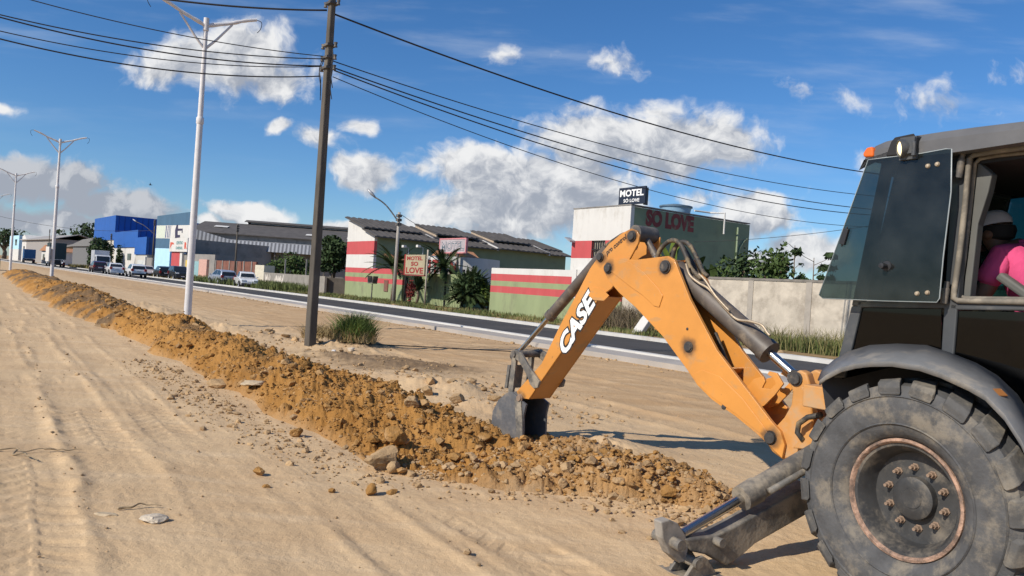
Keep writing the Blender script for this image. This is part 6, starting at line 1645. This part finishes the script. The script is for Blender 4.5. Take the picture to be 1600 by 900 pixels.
# --- grass
def blades(name, P, hgt, wid, m, lean=.35, label=None):
    n = len(P); a = rv_.rand(n)*6.283; h = hgt*(.5+.8*rv_.rand(n)); w = wid*(.7+.6*rv_.rand(n)); ld = rv_.rand(n)*6.283; lk = lean*h*rv_.rand(n)*1.6
    sx_, sy_ = np.cos(a)*w, np.sin(a)*w; lx, ly = np.cos(ld)*lk, np.sin(ld)*lk
    b0 = P-np.stack([sx_, sy_, 0*sx_], 1); b1 = P+np.stack([sx_, sy_, 0*sx_], 1)
    m0 = P+np.stack([lx*.35-sx_*.7, ly*.35-sy_*.7, h*.6], 1); m1 = P+np.stack([lx*.35+sx_*.7, ly*.35+sy_*.7, h*.6], 1); t = P+np.stack([lx, ly, h], 1)
    co = np.stack([b0, b1, m1, m0, t], 1).reshape(-1, 3); i = np.arange(n)[:, None]*5
    F = np.concatenate([np.concatenate([i, i+1, i+2], 1), np.concatenate([i, i+2, i+3], 1), np.concatenate([i+3, i+2, i+4], 1)])
    return mesh_from(name, co, F, m, smooth=False)
def strip_pts(n, a0, a1, b0, b1, thr=.45, sc=.6):
    a = rv_.uniform(a0, a1, n); b = rv_.uniform(b0, b1, n)+np.array([rs(q) for q in a])
    k = fbm(a*sc, b*sc, 3) > thr; a, b = a[k], b[k]
    return np.stack([a*U.x+b*V.x, a*U.y+b*V.y, np.full(len(a), -.03)], 1)
tag(blades('verge_grass', strip_pts(17000, 22, 66, 22.2, 26.6, .47), .22, .018, GRASS), kind='stuff')
tag(blades('verge_grass', strip_pts(9000, 66, 92, 20.9, 26.5, .40), .75, .035, GRASS), kind='stuff')
tag(blades('verge_dry_grass', strip_pts(7000, 22, 92, 21.4, 26.6, .50, .9), .25, .02, GRASS2), kind='stuff')
tag(blades('wall_weeds', strip_pts(11000, 7, 27, 24.6, 26.6, .53, .55), .52, .020, GRASS), kind='stuff')
tag(blades('wall_dry_weeds', strip_pts(4500, 7, 29, 24.4, 26.7, .42, .7), .80, .014, GRASS2, .5), kind='stuff')
tag(blades('far_verge_grass', strip_pts(4000, 96, 190, 21.5, 25, .42, .3), .7, .06, GRASS2), kind='stuff')
# dry brush heap and white slab before the concrete wall, seen under the boom
bx = on_b(968, 500, 25.2); c0 = AB(bx[0], 25.2)
nb = 2600; q = rv_.normal(size=(nb, 3))*np.array([1.25, .6, 0]); Pq = np.stack([c0.x+q[:, 0]*U.x+q[:, 1]*V.x, c0.y+q[:, 0]*U.y+q[:, 1]*V.y, np.maximum(0, .55*np.exp(-(q[:, 0]/1.2)**2)*rv_.rand(nb))], 1)
br = blades('brush_pile', Pq, .75, .012, mat('dry_brush', (.17,.13,.08), .95, var=.4, scale=3), .9); tag(br, 'heap of dry brown brush against the concrete wall under the boom', 'brush pile')
sl = on_b(1000, 520, 23.4); o = MB().prism([(-.45, 0), (.1, 0), (.55, 1.0), (.2, 1.12), (-.1, .75)], -.12, .12).build('broken_slab', WALL_W, None, bevel=.03)
o.location = AB(sl[0], 23.4, -.02); o.rotation_euler = (rad(-18), 0, ROADROT+rad(180)); tag(o, 'white broken slab leaning by the road kerb under the boom', 'slab')
# tuft beside the utility pole: green on top of dry straw
tg = on_ground(553, 545); tg.z = gh(tg.x, tg.y)
tuft = thing('grass_tuft', tg, 0, 'round tuft of green grass over dry straw beside the utility pole', 'grass tuft')
def dome(n, rx, h, z0=0):
    a = rv_.rand(n)*6.283; r = np.sqrt(rv_.rand(n)); return np.stack([np.cos(a)*r*rx, np.sin(a)*r*rx*.8, z0+h*(1-r**2)], 1)
g_ = blades('green_blades', dome(1700, .42, .20), .46, .008, mat('tuft_green', (.10,.155,.03), .8, var=.4, scale=3), .75); g_.parent = tuft
g_ = blades('straw', dome(900, .52, .06)+np.array([0, -.05, 0]), .26, .006, DRY, 1.2); g_.parent = tuft
g_ = blades('straw', dome(700, .5, .08)+np.array([-.75, .1, 0]), .30, .006, DRY, 1.2); g_.parent = tuft

# ------------------------------------------------------------------ vehicles (local x = forwards)
CWHITE = mat('white_car_paint', (.74,.74,.74), .25, var=.03, coat=.6); CSILV = mat('silver_car_paint', (.46,.49,.55), .28, metal=.4, var=.04, coat=.6)
CBLACK = mat('black_car_paint', (.018,.022,.022), .22, var=.1, coat=.6); CDKRED = mat('maroon_car_paint', (.06,.014,.018), .25, var=.1, coat=.6); CPINK = mat('pale_champagne_paint', (.60,.52,.49), .3, var=.03, coat=.5)
TYRE = mat('car_tyre', (.025,.025,.027), .85, var=.2); RIMC = mat('alloy_rim', (.40,.41,.42), .35, metal=.6, var=.1); PLASTIC = mat('black_bumper', (.025,.026,.028), .6, var=.1)
TAIL = mat('tail_lens', (.36,.02,.02), .3, var=.1); HEADL = mat('head_lens', (.62,.66,.68), .12, var=.1, coat=.5); PLATE = mat('number_plate', (.55,.55,.54), .5, var=.05)
KINDS = dict(
 hatch=dict(L=4.0, W=1.70, lo=[(-2.0,.30),(-2.0,.62),(-1.97,.90),(1.05,.93),(1.78,.78),(1.98,.60),(2.0,.28)], roof=[(-1.95,.90),(-1.70,1.36),(-1.25,1.49),(-.1,1.52),(.30,1.45),(1.10,.93)], wb=1.24),
 sedan=dict(L=4.3, W=1.72, lo=[(-2.15,.32),(-2.15,.65),(-2.1,.96),(1.05,.93),(1.95,.78),(2.12,.58),(2.15,.28)], roof=[(-1.50,.95),(-.95,1.38),(-.5,1.47),(.1,1.48),(.45,1.40),(1.15,.93)], wb=1.28),
 suv=dict(L=4.4, W=1.82, lo=[(-2.2,.38),(-2.2,.75),(-2.17,1.05),(1.10,1.08),(2.0,.98),(2.18,.75),(2.2,.36)], roof=[(-2.15,1.05),(-1.95,1.52),(-1.5,1.66),(.0,1.68),(.40,1.60),(1.15,1.07)], wb=1.32),
 pickup=dict(L=4.4, W=1.68, lo=[(-2.2,.38),(-2.2,.65),(-2.18,.98),(.05,.98),(1.15,.98),(1.85,.84),(2.15,.68),(2.2,.30)], roof=[(-.30,.97),(-.12,1.48),(.10,1.55),(.52,1.52),(.80,1.42),(1.25,.98)], wb=1.32))
def tumble(poly, w0, w1, z0, z1):
    def fn(x, z, y):
        k = min(1, max(0, (z-z0)/max(.01, z1-z0))); w = w0+(w1-w0)*k
        return (x, (w if y > 0 else -w), z)
    return fn
def car(kind, paint, label, a, b, fwd=1, rz=0, scale=1.0, name='parked_car', cat='car', group=None, pos=None):
    k = KINDS[kind]; p = AB(a, b+rs(a)) if pos is None else pos
    o = thing(name, p, ROADROT+(0 if fwd > 0 else math.pi)+rad(rz), label, cat, group); o.scale = (scale,)*3
    W = k['W']/2; lo = k['lo']; rf = k['roof']
    mb = MB(); body_poly = lo
    mb.prism(body_poly, -1, 1, lambda x, z, y: (x, (1 if y > 0 else -1)*(W-(.10 if abs(x) > k['L']/2-.15 else 0)-(.05 if z < .45 else 0)-(.03 if z > .85 else 0)), z))
    bd = mb.build('body', paint, o, bevel=.05, seg=3, smooth=True, fix=True)
    zr0, zr1 = rf[0][1], max(z for x, z in rf)
    MB().prism(rf, -1, 1, tumble(rf, W-.06, W-.24, zr0, zr1)).build('cabin', paint, bd, bevel=.05, seg=3, smooth=True, fix=True)
    # glazing: side windows, windscreen, rear window
    def inset(pts, f=.82):
        cx = sum(x for x, z in pts)/len(pts); cz = sum(z for x, z in pts)/len(pts)+.02; return [(cx+(x-cx)*f*1.04, cz+(z-cz)*f) for x, z in pts]
    win = inset(rf, .78); xm = sum(x for x, z in win)/len(win)
    for sg in (1, -1):
        def fn(x, z, y, sg=sg):
            kk = (z-zr0)/(zr1-zr0); w = (W-.06)+(-.18)*kk; return (x, sg*(w+y), z)
        L_ = [(min(x, xm-.05), z) for x, z in win]; R_2 = [(max(x, xm+.05), z) for x, z in win]
        if kind != 'pickup': MB().prism(L_, -.01, .012, fn).build('side_window', GLASSD, bd, fix=True)
        MB().prism(R_2 if kind != 'pickup' else win, -.01, .012, fn).build('side_window', GLASSD, bd, fix=True)
        for x in (k['wb'], -k['wb']):
            wl_ = MB(); wl_.lathe([(0, -.09), (.27, -.09), (.305, -.06), (.31, 0), (.305, .07), (.27, .095), (.19, .09)], (x, sg*(W-.09), .31), (0, sg, 0), 24)
            wo_ = wl_.build('wheel', TYRE, o, smooth=True); MB().lathe([(0, .085), (.06, .088), (.18, .075), (.20, .095)], (x, sg*(W-.09), .31), (0, sg, 0), 18).build('rim', RIMC, wo_, smooth=True)
            MB().lathe([(.36, -.02), (.36, .06)], (x, sg*(W-.06), .33), (0, sg, 0), 24).build('wheel_arch', PLASTIC, bd)
        MB().box((rf[-1][0]-.25, sg*(W+.06), rf[-1][1]+.08), (.10, .16, .12)).build('mirror', paint, bd, bevel=.03)
        xe = k['L']/2
        MB().box((xe-.16, sg*(W-.30), lo[-2][1]+.06), (.28, .38, .17), Matrix.Rotation(rad(25), 3, 'Y')).build('headlight', HEADL, bd, bevel=.03)
        MB().box((-xe+.03, sg*(W-.19), .86 if kind != 'pickup' else .78), (.12, .26, .26 if kind != 'suv' else .34)).build('taillight', TAIL, bd, bevel=.02)
    def screen(p, q, name):
        P0_, P1_ = Vector((p[0], 0, p[1])), Vector((q[0], 0, q[1])); d = (P1_-P0_); n_ = Vector((-d.z, 0, d.x)).normalized()
        if n_.z < 0: n_ = -n_
        a_, b_ = P0_+d*.12+n_*.012, P0_+d*.90+n_*.012
        wa = W-.06-.18*(a_.z-zr0)/(zr1-zr0)-.10; wb_ = W-.06-.18*(b_.z-zr0)/(zr1-zr0)-.09
        MB().add([(a_.x, wa, a_.z), (a_.x, -wa, a_.z), (b_.x, -wb_, b_.z), (b_.x, wb_, b_.z)], [(0, 1, 2, 3)]).build(name, GLASSD, bd)
    screen(rf[-1], rf[-2], 'windscreen'); screen(rf[0], rf[1], 'rear_window')
    MB().span(k['L']/2-.14, k['L']/2+.03, -W+.12, W-.12, .26, .50).build('front_bumper', PLASTIC, bd, bevel=.03)
    MB().span(-k['L']/2-.03, -k['L']/2+.14, -W+.12, W-.12, .30, .52).build('rear_bumper', PLASTIC if kind != 'sedan' else paint, bd, bevel=.03)
    MB().span(-k['L']/2-.036, -k['L']/2-.0, -.22, .22, .66, .79).build('number_plate', PLATE, bd); MB().span(k['L']/2+.0, k['L']/2+.038, -.2, .2, .42, .53).build('number_plate', PLATE, bd)
    if kind == 'pickup': MB().span(-2.12, -.35, -W+.08, W-.08, .975, 1.0).build('load_bed', DARKW, bd)
    return o
PK = 'cars parked beyond the road'
car('pickup', CWHITE, 'small white pickup parked nose towards us on the far roadside', 73, 21.6, -1, -6, 1.0, 'parked_pickup', 'pickup', PK)
car('hatch', CSILV, 'silver hatchback parked just behind the white pickup, tail towards us', 81.5, 22.0, 1, 4, 1.05, group=PK)
car('suv', CBLACK, 'large dark green black suv parked left of the lamp post, ahead of the silver hatchback', 97, 21.6, -1, 0, 1.0, group=PK)
car('suv', CBLACK, 'black car farthest along the far kerb, before the pale blue shutter', 105, 21.6, 1, 0, .92, group=PK)
TR = 'cars driving away on the road'
car('hatch', CWHITE, 'white hatchback driving away with black rear window, nearest on the road', 97.5, 17.0, 1, 0, 1.05, 'car', 'car', TR)
car('sedan', CWHITE, 'white sedan driving away just ahead of the nearest white hatchback', 108, 16.6, 1, 0, 1.05, 'car', 'car', TR)
car('hatch', CDKRED, 'dark maroon car ahead of the white sedan behind the pale box truck', 116, 16.0, 1, 0, 1.1, 'car', 'car', TR)
car('sedan', CPINK, 'pale champagne sedan parked at the far kerb beyond the white hatchback', 113, 21.4, -1, 0, 1.0, group=PK)
car('sedan', CWHITE, 'white car mostly hidden beside the dense dark tree', 131, 20.8, -1, 0, 1.0, group=PK)
car('hatch', CWHITE, 'small white car coming towards us left of the tall lorry', 188, 20.0, -1, 0, 1.0, 'car', 'car')
def truck(label, a, b, fwd, hb, L_, W, boxm, cabm, zb_=1.1, name='box_truck', rz=0, panelled=True):
    o = thing(name, AB(a, b+rs(a)), ROADROT+(0 if fwd > 0 else math.pi)+rad(rz), label, 'truck')
    bx_ = MB().span(-L_/2, L_/2-1.9, -W/2, W/2, zb_, zb_+hb).build('cargo_box', boxm, o, bevel=.03)
    mb = MB()
    for i in range(1, 5): x = -L_/2+(L_-1.9)*i/5; mb.span(x-.04, x+.04, -W/2-.02, W/2+.02, zb_, zb_+hb+.01)
    for y in (-W/2+.05, 0, W/2-.05): mb.span(-L_/2-.03, -L_/2, y-.05, y+.05, zb_, zb_+hb)
    mb.build('box_ribs', boxm, bx_)
    MB().span(-L_/2+.1, L_/2-.2, -.5, .5, .6, zb_-.003).build('chassis', PLASTIC, o)
    cb = MB().prism([(L_/2-1.8, .6), (L_/2, .6), (L_/2, 1.55), (L_/2-.25, 2.65), (L_/2-1.8, 2.75)], -W/2+.05, W/2-.05).build('cab', cabm, o, bevel=.08, seg=3)
    MB().prism([(L_/2+.01, 1.6), (L_/2-.22, 2.5), (L_/2-.2, 2.5), (L_/2+.03, 1.6)], -W/2+.2, W/2-.2).build('windscreen', GLASSD, cb)
    for sg in (1, -1): MB().span(L_/2-1.3, L_/2-.35, sg*(W/2-.05)-.01, sg*(W/2-.05)+.01, 1.65, 2.4).build('side_window', GLASSD, cb)
    for x in (L_/2-.9, -L_/2+1.2, -L_/2+2.3):
        for sg in (1, -1):
            w_ = MB().lathe([(0, -.14), (.45, -.14), (.5, -.1), (.5, .1), (.45, .14), (.28, .13), (0, .05)], (x, sg*(W/2-.16), .5), (0, sg, 0), 22).build('wheel', TYRE, o, smooth=True)
    mb = MB(); mb.span(-L_/2-.06, -L_/2+.02, -W/2+.1, W/2-.1, .55, .75); mb.build('rear_bumper', PLASTIC, o)
    for sg in (1, -1): MB().span(-L_/2-.08, -L_/2-.061, sg*(W/2-.35)-.15, sg*(W/2-.35)+.15, .6, .74).build('taillight', TAIL, o)
    MB().span(-L_/2-.035, -L_/2-.004, -W/2+.15, W/2-.15, zb_-.12, zb_-.02).build('reflector_strip', PLATE, o)
    return o
truck('tall dark green box lorry driving away behind the second lamp post', 172, 17.4, 1, 3.1, 9.5, 2.7, mat('bottle_green_tarp', (.018,.040,.045), .6, var=.15), CWHITE, 1.5)
truck('small pale grey box truck parked before the dark green tree', 147, 21.2, -1, 2.5, 6.2, 2.3, mat('pale_box_sheet', (.46,.47,.49), .6, var=.06), CWHITE, 1.0)
truck('blue truck far down the road beside the third lamp post', 240, 19.0, 1, 2.4, 9, 2.6, mat('truck_blue', (.02,.10,.24), .5, var=.1), mat('truck_blue', (.02,.10,.24)), 1.2, 'blue_truck')
# white notice board hung on the lorry side of the second lamp
nb_ = at_depth(80, 441, 46.6); o = MB().span(-.22, .22, -.05, .05, 0, .9).build('notice_board', WALL_W, None, bevel=.01); q = at_depth(79.5, 406, nb_.y); o.location = (q.x-.05, q.y-.24, q.z-.1); tag(o, 'white blank board fixed to the second lamp post', 'board'); o.rotation_euler = (0, 0, rad(-35))
# yellow machine at the left edge
yg = at_depth(-16, 424, 80); ym = thing('yellow_roller', (yg.x, yg.y, 0), ROADROT, 'bit of a yellow machine just showing at the left edge', 'machine'); YEL = mat('machine_yellow', (.55,.34,.03), .6, var=.15)
MB().span(-1.5, 1.4, -.8, .8, .8, 1.6).build('engine_cover', YEL, ym, bevel=.05); MB().lathe([(0, -.9), (.6, -.9), (.62, 0), (.6, .9), (0, .9)], (1.6, 0, .62), (0, 1, 0), 28).build('drum', STEEL_DK, ym, smooth=True); MB().lathe([(0, -.8), (.6, -.8), (.65, 0), (.6, .8), (0, .8)], (-1.2, 0, .64), (0, 1, 0), 28).build('wheel', TYRE, ym, smooth=True); MB().span(-.6, .3, -.6, .6, 1.6, 2.2).build('seat_cover', PLASTIC, ym, bevel=.05)
# parked motorbikes by the slate storefront
def bike(a, b, label, rz):
    o = thing('motorbike', AB(a, b+rs(a)), ROADROT+rad(rz), label, 'motorbike', 'motorbikes parked by the storefront')
    for x in (.62, -.62):
        MB().lathe([(.20, -.05), (.29, -.05), (.31, 0), (.29, .05), (.20, .05)], (x, 0, .31), (0, 1, 0), 20, True).build('wheel', TYRE, o, smooth=True)
    mb = MB(); mb.tube([(-.62, 0, .31), (-.1, 0, .45), (.35, 0, .85), (.62, 0, .31)], .04, 8); mb.box((0, 0, .42), (.4, .22, .3)); mb.build('frame', PLASTIC, o)
    MB().box((-.30, 0, .80), (.7, .24, .12)).build('seat', PLASTIC, o, bevel=.04); MB().box((.16, 0, .84), (.36, .26, .2)).build('fuel_tank', CDKRED, o, bevel=.06)
    MB().tube([(.42, -.35, 1.05), (.36, 0, 1.0), (.42, .35, 1.05)], .02, 6).build('handlebar', STEEL_DK, o)
    return o
bike(118, 23.0, 'motorbike nearer the pale blue shutter, leaning by the roadside', 60); bike(122, 23.2, 'motorbike nearer the white gate pillar, left of the other', 75); bike(115.5, 23.4, 'motorbike right of the dark lamp-arm pole, closest to the black car', 50)
# bird high in the sky
bq = at_depth(235, 289, 60); o = MB().add([(0, -.28, .10), (.06, -.05, 0), (-.12, 0, .0), (.18, 0, .02), (.06, .05, 0), (0, .28, .12), (-.05, 0, .05), (-.05, 0, -.04)], [(0, 1, 6), (4, 5, 6), (2, 1, 6), (2, 6, 4), (1, 3, 6), (3, 4, 6), (2, 7, 1), (2, 4, 7), (1, 7, 3), (3, 7, 4)]).build('bird', BLACK_DECAL, None); o.location = bq; o.rotation_euler = (rad(25), 0, .6); tag(o, 'tiny dark bird gliding in the sky over the blue hall', 'bird')
